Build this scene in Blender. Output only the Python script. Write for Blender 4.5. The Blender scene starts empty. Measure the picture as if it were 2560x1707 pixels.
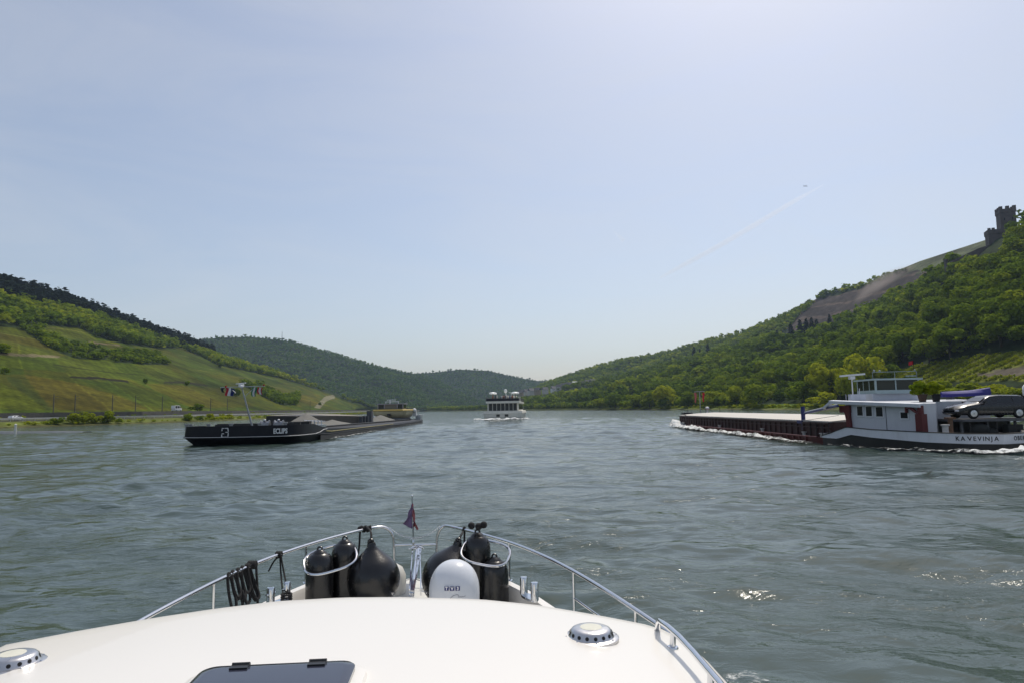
import bpy, math, random
import numpy as np
from mathutils import Vector, Matrix
random.seed(7)
SC = bpy.context.scene
DENOISE = True
COL = SC.collection
# ------------------------------------------------------------------ camera
EYE = Vector((0.0, 0.0, 3.0))
FPX = 1707.0                       # focal length in photo pixels (24 mm on 36 mm)
PITCH = math.atan(166.5 / FPX)
ROLL = math.radians(-1.0)
RC = Matrix.Rotation(math.pi / 2 + PITCH, 3, 'X') @ Matrix.Rotation(ROLL, 3, 'Z')
cd = bpy.data.cameras.new('camera'); cam = bpy.data.objects.new('camera', cd); COL.objects.link(cam)
cd.sensor_width = 36.0; cd.lens = 24.0; cd.clip_start = 0.05; cd.clip_end = 30000.0
cam.matrix_world = Matrix.Translation(EYE) @ RC.to_4x4()
SC.camera = cam
# ------------------------------------------------------------------ sky, sun, exposure
SUN_AZ, SUN_EL = math.radians(25.0), math.radians(56.0)
w = bpy.data.worlds.new('World'); SC.world = w; w.use_nodes = True
nt = w.node_tree; nt.nodes.clear()
wo = nt.nodes.new('ShaderNodeOutputWorld'); wb = nt.nodes.new('ShaderNodeBackground')
sky = nt.nodes.new('ShaderNodeTexSky'); sky.sky_type = 'NISHITA'; sky.sun_disc = False
sky.sun_elevation = SUN_EL; sky.sun_rotation = SUN_AZ
sky.altitude = 0.0; sky.air_density = 1.0; sky.dust_density = 2.0; sky.ozone_density = 3.5
wb.inputs['Strength'].default_value = 0.125
wt = nt.nodes.new('ShaderNodeVectorMath'); wt.operation = 'MULTIPLY'; wt.inputs[1].default_value = (1.03, 1.0, 0.965)   # camera white balance
nt.links.new(sky.outputs[0], wt.inputs[0]); veil = nt.nodes.new('ShaderNodeMix'); veil.data_type = 'RGBA'; veil.inputs[0].default_value = 0.20; veil.inputs[7].default_value = (5.9, 5.9, 5.9, 1)   # thin high cloud veil
ctc = nt.nodes.new('ShaderNodeTexCoord'); cmp_ = nt.nodes.new('ShaderNodeMapping'); cmp_.inputs['Scale'].default_value = (1.6, 2.4, 7.0); cmp_.inputs['Rotation'].default_value = (0.35, 0.5, 0.6)
cn = nt.nodes.new('ShaderNodeTexNoise'); cn.inputs['Scale'].default_value = 1.5; cn.inputs['Detail'].default_value = 7; cn.inputs['Roughness'].default_value = 0.6; cn.inputs['Distortion'].default_value = 0.8
cr_ = nt.nodes.new('ShaderNodeMapRange'); cr_.inputs[1].default_value = 0.35; cr_.inputs[2].default_value = 0.75; cr_.inputs[3].default_value = 0.20; cr_.inputs[4].default_value = 0.38
nt.links.new(ctc.outputs['Generated'], cmp_.inputs['Vector']); nt.links.new(cmp_.outputs[0], cn.inputs['Vector']); nt.links.new(cn.outputs[0], cr_.inputs[0]); nt.links.new(cr_.outputs[0], veil.inputs[0])   # faint cirrus
nt.links.new(wt.outputs[0], veil.inputs[6]); nt.links.new(veil.outputs[2], wb.inputs['Color']); nt.links.new(wb.outputs[0], wo.inputs['Surface'])
ld = bpy.data.lights.new('sun', 'SUN'); sun = bpy.data.objects.new('sun', ld); COL.objects.link(sun)
ld.energy = 3.0; ld.angle = math.radians(0.5); ld.color = (1.0, 0.93, 0.81)
SDIR = Vector((math.sin(SUN_AZ) * math.cos(SUN_EL), math.cos(SUN_AZ) * math.cos(SUN_EL), math.sin(SUN_EL)))
sun.rotation_euler = (-SDIR).to_track_quat('-Z', 'Y').to_euler()
vs = SC.view_settings; vs.view_transform = 'Standard'; vs.look = 'None'; vs.gamma = 1.0; vs.exposure = 0.0
vs.use_curve_mapping = False
cy = SC.cycles
cy.use_denoising = DENOISE; cy.denoiser = 'OPENIMAGEDENOISE'; cy.denoising_input_passes = 'RGB_ALBEDO_NORMAL'; cy.denoising_prefilter = 'ACCURATE'; cy.max_bounces = 8; cy.diffuse_bounces = 2; cy.glossy_bounces = 4
cy.transmission_bounces = 4; cy.transparent_max_bounces = 16; cy.volume_bounces = 0
cy.sample_clamp_indirect = 6.0; cy.sample_clamp_direct = 14.0; cy.light_sampling_threshold = 0.0; cy.use_adaptive_sampling = False
# ------------------------------------------------------------------ photo geometry helpers (photo pixels -> real places)
def ray(px, py):
    return RC @ Vector(((px - 1280.0) / FPX, -(py - 853.5) / FPX, -1.0))
def at_y(px, py, Y):
    d = ray(px, py); return EYE + d * (Y / d.y)
def at_z(px, py, z):
    d = ray(px, py); return EYE + d * ((z - EYE.z) / d.z)
RCN = np.array(RC)
def project(P):
    P = np.asarray(P, float).reshape(-1, 3) - np.array(EYE)
    q = P @ RCN
    dz = np.where(-q[:, 2] < 1e-6, 1e-6, -q[:, 2])
    return np.stack([1280 + FPX * q[:, 0] / dz, 853.5 - FPX * q[:, 1] / dz, -q[:, 2]], 1)
def in_poly(x, y, poly):
    x = np.asarray(x); y = np.asarray(y); r = np.zeros(x.shape, bool)
    n = len(poly)
    for i in range(n):
        x0, y0 = poly[i]; x1, y1 = poly[(i + 1) % n]
        if y0 == y1: continue
        c = ((y0 > y) != (y1 > y)) & (x < (x1 - x0) * (y - y0) / (y1 - y0) + x0)
        r ^= c
    return r
def vnoise(x, y, seed=0):
    rs = np.random.RandomState(seed); tab = rs.rand(64, 64)
    xi = np.floor(x).astype(int); yi = np.floor(y).astype(int)
    fx = x - xi; fy = y - yi; fx = fx * fx * (3 - 2 * fx); fy = fy * fy * (3 - 2 * fy)
    g = lambda a, b: tab[a % 64, b % 64]
    return (g(xi, yi) * (1 - fx) + g(xi + 1, yi) * fx) * (1 - fy) + (g(xi, yi + 1) * (1 - fx) + g(xi + 1, yi + 1) * fx) * fy
# ------------------------------------------------------------------ object helpers
FRAME = {}
def thing(name, label, cat, loc=(0, 0, 0), rotz=0.0, group=None):
    o = bpy.data.objects.new(name, None); COL.objects.link(o)
    o.location = loc; o.rotation_euler = (0, 0, rotz); o.empty_display_size = 0.2
    FRAME[o.name] = (Matrix.Translation(Vector(loc)) @ Matrix.Rotation(rotz, 4, 'Z')).inverted()
    return tag(o, label, cat, group)
def tag(o, label=None, cat=None, group=None, kind=None):
    if label: o['label'] = label
    if cat: o['category'] = cat
    if group: o['group'] = group
    if kind: o['kind'] = kind
    return o
def finish(name, me, mat, parent, smooth):
    if smooth is True:
        me.polygons.foreach_set('use_smooth', [True] * len(me.polygons))
    if mat: me.materials.append(mat)
    o = bpy.data.objects.new(name, me); COL.objects.link(o)
    if parent: o.parent = parent
    return o
def top_of(o):
    while o.parent: o = o.parent
    return o
class MB:
    def __init__(s): s.v = []; s.f = []
    def add(s, vs, fs):
        n = len(s.v); s.v += [Vector(p) for p in vs]; s.f += [tuple(i + n for i in f) for f in fs]; return s
    def box(s, c, d, rz=0.0, rx=0.0, ry=0.0):
        R = Matrix.Rotation(rz, 3, 'Z') @ Matrix.Rotation(ry, 3, 'Y') @ Matrix.Rotation(rx, 3, 'X'); c = Vector(c)
        vs = [c + R @ Vector((x * d[0] / 2, y * d[1] / 2, z * d[2] / 2)) for x in (-1, 1) for y in (-1, 1) for z in (-1, 1)]
        return s.add(vs, [(0, 1, 3, 2), (4, 6, 7, 5), (0, 4, 5, 1), (2, 3, 7, 6), (0, 2, 6, 4), (1, 5, 7, 3)])
    def tube(s, pts, r, n=8, closed=False, caps=True):
        pts = [Vector(p) for p in pts]; m = len(pts); vs = []; fs = []
        rr = r if isinstance(r, (list, tuple)) else [r] * m
        prev = None
        for i, p in enumerate(pts):
            a = pts[(i - 1) % m] if (closed or i > 0) else p; b = pts[(i + 1) % m] if (closed or i < m - 1) else p
            t = (b - a).normalized()
            if prev is None:
                u = t.cross(Vector((0, 0, 1)));
                if u.length < 1e-3: u = t.cross(Vector((1, 0, 0)))
            else:
                u = prev - t * prev.dot(t)
                if u.length < 1e-6: u = t.cross(Vector((0.3, 0.2, 1)))
            u.normalize(); prev = u; v = t.cross(u)
            vs += [p + (u * math.cos(2 * math.pi * k / n) + v * math.sin(2 * math.pi * k / n)) * rr[i] for k in range(n)]
        for i in range(m if closed else m - 1):
            j = (i + 1) % m
            for k in range(n):
                l = (k + 1) % n; fs.append((i * n + k, i * n + l, j * n + l, j * n + k))
        if caps and not closed:
            fs.append(tuple(range(n))[::-1]); fs.append(tuple(range((m - 1) * n, m * n)))
        return s.add(vs, fs)
    def lathe(s, prof, c=(0, 0, 0), n=24, M=None, sx=1.0, sy=1.0):
        c = Vector(c); vs = []; fs = []
        for r, z in prof:
            for k in range(n):
                p = Vector((r * sx * math.cos(2 * math.pi * k / n), r * sy * math.sin(2 * math.pi * k / n), z))
                vs.append(c + (M @ p if M else p))
        m = len(prof)
        for i in range(m - 1):
            for k in range(n):
                l = (k + 1) % n; fs.append((i * n + k, i * n + l, (i + 1) * n + l, (i + 1) * n + k))
        if prof[0][0] > 1e-6: fs.append(tuple(range(n))[::-1])
        if prof[-1][0] > 1e-6: fs.append(tuple(range((m - 1) * n, m * n)))
        return s.add(vs, fs)
    def prism(s, poly, z0, z1):
        """poly of (x,y) or (x,y,zoff); vertical prism"""
        n = len(poly); vs = [Vector((p[0], p[1], z0)) for p in poly] + [Vector((p[0], p[1], z1)) for p in poly]
        return s.add(vs, [tuple(range(n))[::-1], tuple(range(n, 2 * n))] + [(i, (i + 1) % n, n + (i + 1) % n, n + i) for i in range(n)])
    def loft(s, loops, closed=True, cap0=False, cap1=False):
        n = len(loops[0]); vs = [Vector(p) for L in loops for p in L]; fs = []
        for i in range(len(loops) - 1):
            for k in range(n if closed else n - 1):
                l = (k + 1) % n; fs.append((i * n + k, i * n + l, (i + 1) * n + l, (i + 1) * n + k))
        if cap0: fs.append(tuple(range(n))[::-1])
        if cap1: fs.append(tuple(range((len(loops) - 1) * n, len(loops) * n)))
        return s.add(vs, fs)
    def ball(s, c, r, n=12, m=8):
        prof = [(math.sin(math.pi * i / m) * 1.0, -math.cos(math.pi * i / m)) for i in range(m + 1)]
        rx, ry, rz = (r, r, r) if not isinstance(r, (tuple, list)) else r
        return s.lathe([(a if 0 < i < m else 1e-7, b * rz) for i, (a, b) in enumerate(prof)], c, n, None, rx, ry)
    def build(s, name, mat, parent=None, smooth=False, world=False):
        vs = s.v
        if world and parent is not None:
            M = FRAME[top_of(parent).name]; vs = [M @ p for p in vs]
        me = bpy.data.meshes.new(name); me.from_pydata([tuple(p) for p in vs], [], s.f); me.update()
        o = finish(name, me, mat, parent, smooth is True)
        if smooth == 'auto' or isinstance(smooth, float):
            me.polygons.foreach_set('use_smooth', [True] * len(me.polygons))
            me.set_sharp_from_angle(angle=math.radians(35))
        return o
def np_mesh(name, verts, quads, mat, parent=None, smooth=True, attrs=None):
    me = bpy.data.meshes.new(name); verts = np.asarray(verts, np.float32); quads = np.asarray(quads, np.int32)
    nq, k = quads.shape
    me.vertices.add(len(verts)); me.vertices.foreach_set('co', verts.ravel())
    me.loops.add(nq * k); me.loops.foreach_set('vertex_index', quads.ravel())
    me.polygons.add(nq); me.polygons.foreach_set('loop_start', np.arange(0, nq * k, k, dtype=np.int32))
    me.polygons.foreach_set('loop_total', np.full(nq, k, np.int32))
    me.polygons.foreach_set('use_smooth', np.full(nq, bool(smooth)))
    for an, (typ, data) in (attrs or {}).items():
        a = me.attributes.new(an, typ, 'POINT')
        a.data.foreach_set('color' if typ == 'FLOAT_COLOR' else 'value', np.asarray(data, np.float32).ravel())
    me.update(calc_edges=True); me.validate()
    return finish(name, me, mat, parent, False)
def grid_quads(nu, nv, wrap=False):
    i = np.arange(nu - 1)[:, None]; j = np.arange(nv if wrap else nv - 1)[None, :]; j2 = (j + 1) % nv
    a = i * nv + j; b = (i + 1) * nv + j; c = (i + 1) * nv + j2; d = i * nv + j2
    return np.stack([a, b, c, d], -1).reshape(-1, 4)
def text_geo(body, size, bold=0.0, sx=1.0, extrude=0.0, spacing=1.0):
    cu = bpy.data.curves.new('letters', 'FONT'); cu.body = body; cu.size = size; cu.offset = bold; cu.extrude = extrude
    cu.align_x = 'CENTER'; cu.align_y = 'CENTER'; cu.space_character = spacing; cu.resolution_u = 3
    o = bpy.data.objects.new('letters', cu); COL.objects.link(o)
    dg = bpy.context.evaluated_depsgraph_get(); me = o.evaluated_get(dg).to_mesh()
    vs = [Vector((v.co.x * sx, v.co.y, v.co.z)) for v in me.vertices]; fs = [tuple(p.vertices) for p in me.polygons]
    o.evaluated_get(dg).to_mesh_clear(); bpy.data.objects.remove(o); bpy.data.curves.remove(cu)
    return vs, fs
# ------------------------------------------------------------------ materials
MATS = {}
def lin(r, g, b):
    f = lambda c: (c / 255 / 12.92) if c / 255 <= 0.04045 else ((c / 255 + 0.055) / 1.055) ** 2.4
    return (f(r), f(g), f(b))
def mat(name, col, rough=0.5, metal=0.0, var=0.12, scale=6.0, bump=0.0, bscale=40.0, coat=0.0, spec=0.5):
    if name in MATS: return MATS[name]
    m = bpy.data.materials.new(name); m.use_nodes = True; t = m.node_tree; b = t.nodes['Principled BSDF']
    b.inputs['Roughness'].default_value = rough; b.inputs['Metallic'].default_value = metal
    b.inputs['Coat Weight'].default_value = coat; b.inputs['Specular IOR Level'].default_value = spec
    tc = t.nodes.new('ShaderNodeTexCoord'); nz = t.nodes.new('ShaderNodeTexNoise')
    nz.inputs['Scale'].default_value = scale; nz.inputs['Detail'].default_value = 6.0; nz.inputs['Roughness'].default_value = 0.65
    t.links.new(tc.outputs['Object'], nz.inputs['Vector'])
    rp = t.nodes.new('ShaderNodeMapRange'); rp.inputs[1].default_value = 0.25; rp.inputs[2].default_value = 0.75
    rp.inputs[3].default_value = 1 - var; rp.inputs[4].default_value = 1 + var
    t.links.new(nz.outputs[0], rp.inputs[0])
    mx = t.nodes.new('ShaderNodeVectorMath'); mx.operation = 'SCALE'; mx.inputs[0].default_value = col[:3]
    t.links.new(rp.outputs[0], mx.inputs['Scale']); t.links.new(mx.outputs[0], b.inputs['Base Color'])
    if var > 0:
        rr = t.nodes.new('ShaderNodeMapRange'); rr.inputs[1].default_value = 0.3; rr.inputs[2].default_value = 0.7
        rr.inputs[3].default_value = max(0.02, rough * 0.85); rr.inputs[4].default_value = min(1, rough * 1.2)
        t.links.new(nz.outputs[0], rr.inputs[0]); t.links.new(rr.outputs[0], b.inputs['Roughness'])
    if bump:
        n2 = t.nodes.new('ShaderNodeTexNoise'); n2.inputs['Scale'].default_value = bscale; n2.inputs['Detail'].default_value = 4
        t.links.new(tc.outputs['Object'], n2.inputs['Vector'])
        bp = t.nodes.new('ShaderNodeBump'); bp.inputs['Strength'].default_value = bump; bp.inputs['Distance'].default_value = 0.02
        t.links.new(n2.outputs[0], bp.inputs['Height']); t.links.new(bp.outputs[0], b.inputs['Normal'])
    MATS[name] = m; return m
def streaked(name, col, dirt, amount=0.5, rough=0.5, scale=(1.2, 1.2, 0.25), metal=0.0, spec=0.5):
    """painted steel with rust / dirt running down"""
    if name in MATS: return MATS[name]
    m = bpy.data.materials.new(name); m.use_nodes = True; t = m.node_tree; b = t.nodes['Principled BSDF']
    b.inputs['Roughness'].default_value = rough; b.inputs['Metallic'].default_value = metal; b.inputs['Specular IOR Level'].default_value = spec
    tc = t.nodes.new('ShaderNodeTexCoord'); mp = t.nodes.new('ShaderNodeMapping'); mp.inputs['Scale'].default_value = scale
    nz = t.nodes.new('ShaderNodeTexNoise'); nz.inputs['Scale'].default_value = 1.6; nz.inputs['Detail'].default_value = 7; nz.inputs['Roughness'].default_value = 0.7
    rp = t.nodes.new('ShaderNodeMapRange'); rp.inputs[1].default_value = 0.48; rp.inputs[2].default_value = 0.75; rp.inputs[4].default_value = amount
    mx = t.nodes.new('ShaderNodeMix'); mx.data_type = 'RGBA'
    mx.inputs[6].default_value = (*col, 1); mx.inputs[7].default_value = (*dirt, 1)
    t.links.new(tc.outputs['Object'], mp.inputs['Vector']); t.links.new(mp.outputs[0], nz.inputs['Vector'])
    t.links.new(nz.outputs[0], rp.inputs[0]); t.links.new(rp.outputs[0], mx.inputs[0]); t.links.new(mx.outputs[2], b.inputs['Base Color'])
    MATS[name] = m; return m
def leaf_mat(name, dark, mid, light, trans=0.35):
    if name in MATS: return MATS[name]
    m = bpy.data.materials.new(name); m.use_nodes = True; t = m.node_tree; t.nodes.clear()
    at = t.nodes.new('ShaderNodeAttribute'); at.attribute_name = 'tint'
    oi = t.nodes.new('ShaderNodeObjectInfo')
    ad = t.nodes.new('ShaderNodeMath'); ad.operation = 'MULTIPLY_ADD'; ad.inputs[1].default_value = 0.35
    t.links.new(oi.outputs['Random'], ad.inputs[0]); t.links.new(at.outputs['Fac'], ad.inputs[2])
    sb = t.nodes.new('ShaderNodeMath'); sb.operation = 'SUBTRACT'; sb.inputs[1].default_value = 0.17; t.links.new(ad.outputs[0], sb.inputs[0])
    cr = t.nodes.new('ShaderNodeValToRGB'); e = cr.color_ramp.elements
    e[0].color = (*dark, 1); e[0].position = 0.0; e[1].color = (*light, 1); e[1].position = 1.0
    k = cr.color_ramp.elements.new(0.5); k.color = (*mid, 1)
    t.links.new(sb.outputs[0], cr.inputs[0])
    d = t.nodes.new('ShaderNodeBsdfDiffuse'); tr = t.nodes.new('ShaderNodeBsdfTranslucent'); mx = t.nodes.new('ShaderNodeMixShader')
    mx.inputs[0].default_value = trans
    t.links.new(cr.outputs[0], d.inputs[0]); t.links.new(cr.outputs[0], tr.inputs[0])
    t.links.new(d.outputs[0], mx.inputs[1]); t.links.new(tr.outputs[0], mx.inputs[2])
    o = t.nodes.new('ShaderNodeOutputMaterial'); t.links.new(mx.outputs[0], o.inputs[0])
    MATS[name] = m; return m
def field_mat(name, rowscale=0.0):
    """ground cover coloured by the 'col' attribute, broken up by several sizes of noise"""
    m = bpy.data.materials.new(name); m.use_nodes = True; t = m.node_tree; b = t.nodes['Principled BSDF']
    b.inputs['Roughness'].default_value = 0.95; b.inputs['Specular IOR Level'].default_value = 0.05
    at = t.nodes.new('ShaderNodeAttribute'); at.attribute_name = 'col'
    g = t.nodes.new('ShaderNodeNewGeometry')
    out = at.outputs['Color']
    for sc, var, st in ((0.02, 0.35, (1, 1, 1)), (0.12, 0.35, (1, 1, 1)), (0.6, 0.3, (1.0, 1.0, 1.0))):
        mp = t.nodes.new('ShaderNodeMapping'); mp.inputs['Scale'].default_value = st
        if st[1] != 1: mp.inputs['Rotation'].default_value = (0, 0, math.radians(62))
        nz = t.nodes.new('ShaderNodeTexNoise'); nz.inputs['Scale'].default_value = sc; nz.inputs['Detail'].default_value = 5
        rp = t.nodes.new('ShaderNodeMapRange'); rp.inputs[1].default_value = 0.3; rp.inputs[2].default_value = 0.7
        rp.inputs[3].default_value = 1 - var; rp.inputs[4].default_value = 1 + var
        sc_ = t.nodes.new('ShaderNodeVectorMath'); sc_.operation = 'SCALE'
        t.links.new(g.outputs['Position'], mp.inputs['Vector']); t.links.new(mp.outputs[0], nz.inputs['Vector'])
        t.links.new(nz.outputs[0], rp.inputs[0]); t.links.new(out, sc_.inputs[0]); t.links.new(rp.outputs[0], sc_.inputs['Scale'])
        out = sc_.outputs[0]
    t.links.new(out, b.inputs['Base Color'])
    return m
# ================================================================== THE SETTING
# ---- river bed and water
gm = mat('river_mud', (0.05, 0.055, 0.035), 0.95, var=0.3, scale=0.02)
ground = MB().add([(-6000, -3000, -2.5), (6000, -3000, -2.5), (6000, 7000, -2.5), (-6000, 7000, -2.5)], [(0, 1, 2, 3)]).build('ground', gm)
tag(ground, kind='structure')
def water_material():
    m = bpy.data.materials.new('river_water'); m.use_nodes = True; t = m.node_tree; b = t.nodes['Principled BSDF']
    b.inputs['Base Color'].default_value = (0.048, 0.072, 0.060, 1); b.inputs['Roughness'].default_value = 0.08; b.inputs['IOR'].default_value = 1.33
    g = t.nodes.new('ShaderNodeNewGeometry'); prev = None
    pm = t.nodes.new('ShaderNodeMapping'); pm.inputs['Scale'].default_value = (0.7, 1.7, 1); pm.inputs['Rotation'].default_value = (0, 0, 0.2)
    pn = t.nodes.new('ShaderNodeTexNoise'); pn.inputs['Scale'].default_value = 0.11; pn.inputs['Detail'].default_value = 4; pn.inputs['Distortion'].default_value = 1.6
    pr = t.nodes.new('ShaderNodeMapRange'); pr.inputs[1].default_value = 0.36; pr.inputs[2].default_value = 0.62; pr.inputs[3].default_value = 0.22; pr.inputs[4].default_value = 1.25
    t.links.new(g.outputs['Position'], pm.inputs['Vector']); t.links.new(pm.outputs[0], pn.inputs['Vector']); t.links.new(pn.outputs[0], pr.inputs[0])
    for scale, st, dist, strength, det in ((0.35, (1, 1.6, 1), 0.30, 0.55, 3), (1.7, (1, 2.0, 1), 0.10, 0.6, 4), (7.0, (1, 1.4, 1), 0.018, 0.6, 3), (28.0, (1, 1.3, 1), 0.0044, 0.6, 2)):
        mp = t.nodes.new('ShaderNodeMapping'); mp.inputs['Scale'].default_value = st; mp.inputs['Rotation'].default_value = (0, 0, 0.12)
        nz = t.nodes.new('ShaderNodeTexNoise'); nz.inputs['Scale'].default_value = scale; nz.inputs['Detail'].default_value = det
        nz.inputs['Distortion'].default_value = 0.6
        bp = t.nodes.new('ShaderNodeBump'); bp.inputs['Distance'].default_value = dist; bp.inputs['Strength'].default_value = strength
        t.links.new(g.outputs['Position'], mp.inputs['Vector']); t.links.new(mp.outputs[0], nz.inputs['Vector']); t.links.new(nz.outputs[0], bp.inputs['Height'])
        if scale > 1: ms_ = t.nodes.new('ShaderNodeMath'); ms_.operation = 'MULTIPLY'; ms_.inputs[1].default_value = strength; t.links.new(pr.outputs[0], ms_.inputs[0]); t.links.new(ms_.outputs[0], bp.inputs['Strength'])
        if prev: t.links.new(prev, bp.inputs['Normal'])
        prev = bp.outputs[0]
    t.links.new(prev, b.inputs['Normal'])
    return m
def waves(X, Y, cell):
    rs = np.random.RandomState(3); z = np.zeros_like(X)
    patch = 0.55 + 0.9 * vnoise(X / 17.0 + 3, Y / 23.0, 5) * vnoise(X / 5.0, Y / 8.0, 9) * 2
    for i in range(64):
        lam = 0.45 * (14.0 ** rs.rand()); th = rs.normal(math.radians(80), 0.75); k = 2 * math.pi / lam
        amp = 0.0042 * lam ** 0.85 * (0.5 + rs.rand()); ph = rs.rand() * 6.28
        f = np.clip(lam / (cell * 3.0) - 0.7, 0, 1)
        z += f * amp * np.sin(k * (math.cos(th) * X + math.sin(th) * Y) + ph + 1.3 * np.sin(0.21 * X + 0.13 * Y + i))
    return z * patch
def build_water():
    ang = np.radians(np.concatenate([np.linspace(-175, -54, 40), np.linspace(-52, 52, 560), np.linspace(54, 180, 40)]))
    r = np.concatenate([[0.5, 1.2], np.geomspace(2.2, 260, 800), np.geomspace(275, 3300, 60)])
    A, Rr = np.meshgrid(ang, r)
    X = Rr * np.sin(A); Y = Rr * np.cos(A)
    cell = np.maximum(Rr * 0.0061, 0.02)
    Z = waves(X, Y, cell) * np.clip((300 - Rr) / 150, 0, 1)
    return np_mesh('water', np.stack([X, Y, Z], -1).reshape(-1, 3), grid_quads(len(r), len(ang), True)[:, ::-1], water_material(), None, True)
water = build_water(); tag(water, kind='structure')

# ---- hills as sheets spanned between a foot line and a ridge line
def resample(pts, n):
    p = np.array(pts, float); d = np.r_[0, np.cumsum(np.linalg.norm(np.diff(p, axis=0), axis=1))]; s = np.linspace(0, d[-1], n)
    return np.stack([np.interp(s, d, p[:, i]) for i in range(p.shape[1])], 1)
class Hill:
    def __init__(s, name, F, R, nu, nv, power=1.12, rough=4.0, back=160.0, seed=1, drop=0.5, gully=0.0):
        s.gully = gully
        pair = np.concatenate([np.array(F, float), np.array(R, float)], 1)
        P = resample(pair, nu); s.F = P[:, :3]; s.R = P[:, 3:]; s.nu, s.nv, s.power, s.rough, s.seed = nu, nv, power, rough, seed
        T = np.linspace(0, 1, nv)
        U, V = np.meshgrid(np.linspace(0, 1, nu), T, indexing='ij')
        s.front = s.point(U.ravel(), V.ravel()).reshape(nu, nv, 3)
        out = s.R[:, :2] - s.F[:, :2]; out /= np.linalg.norm(out, axis=1)[:, None] + 1e-9
        ex = []
        for k, (a, b) in enumerate(((0.15, 0.02), (0.4, 0.12), (0.7, 0.3), (1.0, drop))):
            q = s.front[:, -1].copy(); q[:, :2] += out * back * a; q[:, 2] = q[:, 2] * (1 - b); ex.append(q)
        s.V = np.concatenate([s.front, np.stack(ex, 1)], 1); s.name = name
    def point(s, u, t):
        i = np.clip(u, 0, 1) * (s.nu - 1); a = np.floor(i).astype(int); b = np.minimum(a + 1, s.nu - 1); f = (i - a)[:, None]
        F = s.F[a] * (1 - f) + s.F[b] * f; R = s.R[a] * (1 - f) + s.R[b] * f; t = t[:, None]
        p = F * (1 - t) + R * t
        p[:, 2] = F[:, 2] + (R[:, 2] - F[:, 2]) * t[:, 0] ** s.power
        bump = (vnoise(p[:, 0] / 90 + 7, p[:, 1] / 90, s.seed) - 0.5) * 2 + (vnoise(p[:, 0] / 35, p[:, 1] / 35 + 5, s.seed + 1) - 0.5)
        env = np.sin(np.pi * np.clip(t[:, 0], 0, 1)) ** 0.7
        p[:, 2] += bump * s.rough * env
        if s.gully:
            q = p[:, 0] * 0.8 + p[:, 1] * 0.35; p[:, 2] += s.gully * env * ((np.abs(vnoise(q / 210 + 30, p[:, 2] / 160 + 7, s.seed + 5) - 0.5) * 4 - 1) + 0.6 * (np.abs(vnoise(q / 95 + 11, p[:, 2] / 90 + 3, s.seed + 6) - 0.5) * 4 - 1))
        return p
    def build(s, material, col):
        V = s.V.reshape(-1, 3)
        o = np_mesh(s.name, V, grid_quads(s.nu, s.nv + 4), material, None, True, {'col': ('FLOAT_COLOR', np.c_[col(V), np.ones(len(V))])})
        return tag(o, kind='structure')
def ridge(lst):          # (px, py, Y, lower)
    return [tuple(at_y(px, py, Y) - Vector((0, 0, lo))) for px, py, Y, lo in lst]
FM = field_mat('field_cover')
# left bank: shore line, embankment with road, wall and railway, then the vineyard hill
SHORE_L = [(-165, -60), (-150, 100), (-141, 180), (-133, 222), (-118, 262), (-116, 350), (-124, 480), (-138, 610), (-160, 900), (-205, 1080), (-232, 1185), (-250, 1300)]
SHL = resample(SHORE_L, 160)
def off_left(d):
    n = len(SHL); tan = np.gradient(SHL, axis=0); tan /= np.linalg.norm(tan, axis=1)[:, None]
    return SHL + np.stack([-tan[:, 1], tan[:, 0]], 1) * d
BANK = [(-2, -1.0), (0, -0.1), (2.5, 0.35), (6, 0.9), (9, 1.35), (11, 1.75), (22, 1.9), (24.5, 2.3), (28.2, 2.5), (28.6, 4.1), (42, 4.3)]
rows = [np.c_[off_left(d), np.full(160, z)] for d, z in BANK]
bl = np.stack(rows, 1)
bl[:, 1:5, 2] += (vnoise(bl[:, 1:5, 0] / 6, bl[:, 1:5, 1] / 6, 2) - 0.5) * 0.5
bcol = np.zeros((160, len(BANK), 3))
for k, c in enumerate([(60, 60, 40), (70, 68, 50), (88, 90, 52), (96, 104, 48), (88, 96, 46), (86, 88, 60), (84, 84, 62), (70, 80, 40), (60, 62, 44), (60, 62, 44), (96, 96, 66)]):
    bcol[:, k] = lin(*c)
bank_l = np_mesh('river_bank', bl.reshape(-1, 3), grid_quads(160, len(BANK)), FM, None, False, {'col': ('FLOAT_COLOR', np.c_[bcol.reshape(-1, 3), np.ones(160 * len(BANK))])})
tag(bank_l, kind='structure')
road = [np.c_[off_left(d), np.full(160, z)] for d, z in ((12.5, 1.93), (20.5, 1.99))]
rd = np_mesh('road', np.stack(road, 1).reshape(-1, 3), grid_quads(160, 2), mat('asphalt', (0.11, 0.11, 0.115), 0.9, var=0.2, scale=0.3), None, False); tag(rd, kind='structure')
PROF_L = off_left(43.0)
def foot_l(Y, z=4.4): i = int(np.argmin(np.abs(PROF_L[:, 1] - Y))); return (PROF_L[i, 0], Y, z)
FL = [foot_l(-50), foot_l(100), foot_l(250), foot_l(400), foot_l(550), foot_l(700), foot_l(820), foot_l(900), foot_l(980), foot_l(1050), foot_l(1110), foot_l(1160, 3.0)]
RL = [(-520, 150, 140), (-530, 420, 146)] + ridge([(0, 690, 700, 9), (150, 730, 800, 9), (300, 785, 900, 9), (450, 838, 1000, 9), (530, 868, 1080, 9),
      (620, 898, 1120, 6), (720, 935, 1150, 5), (820, 972, 1170, 3), (900, 1003, 1180, 1), (945, 1018, 1190, 0)])
hillL = Hill('hill_vineyard', FL, RL, 900, 320, 1.1, 2.2, seed=11)
WOOD_L = [(-900, 600), (-900, 800), (0, 817), (60, 822), (92, 812), (205, 822), (245, 845), (300, 858), (400, 872), (470, 868), (560, 880), (640, 905), (740, 940), (640, 880), (530, 800), (300, 700), (0, 600)]
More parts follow.
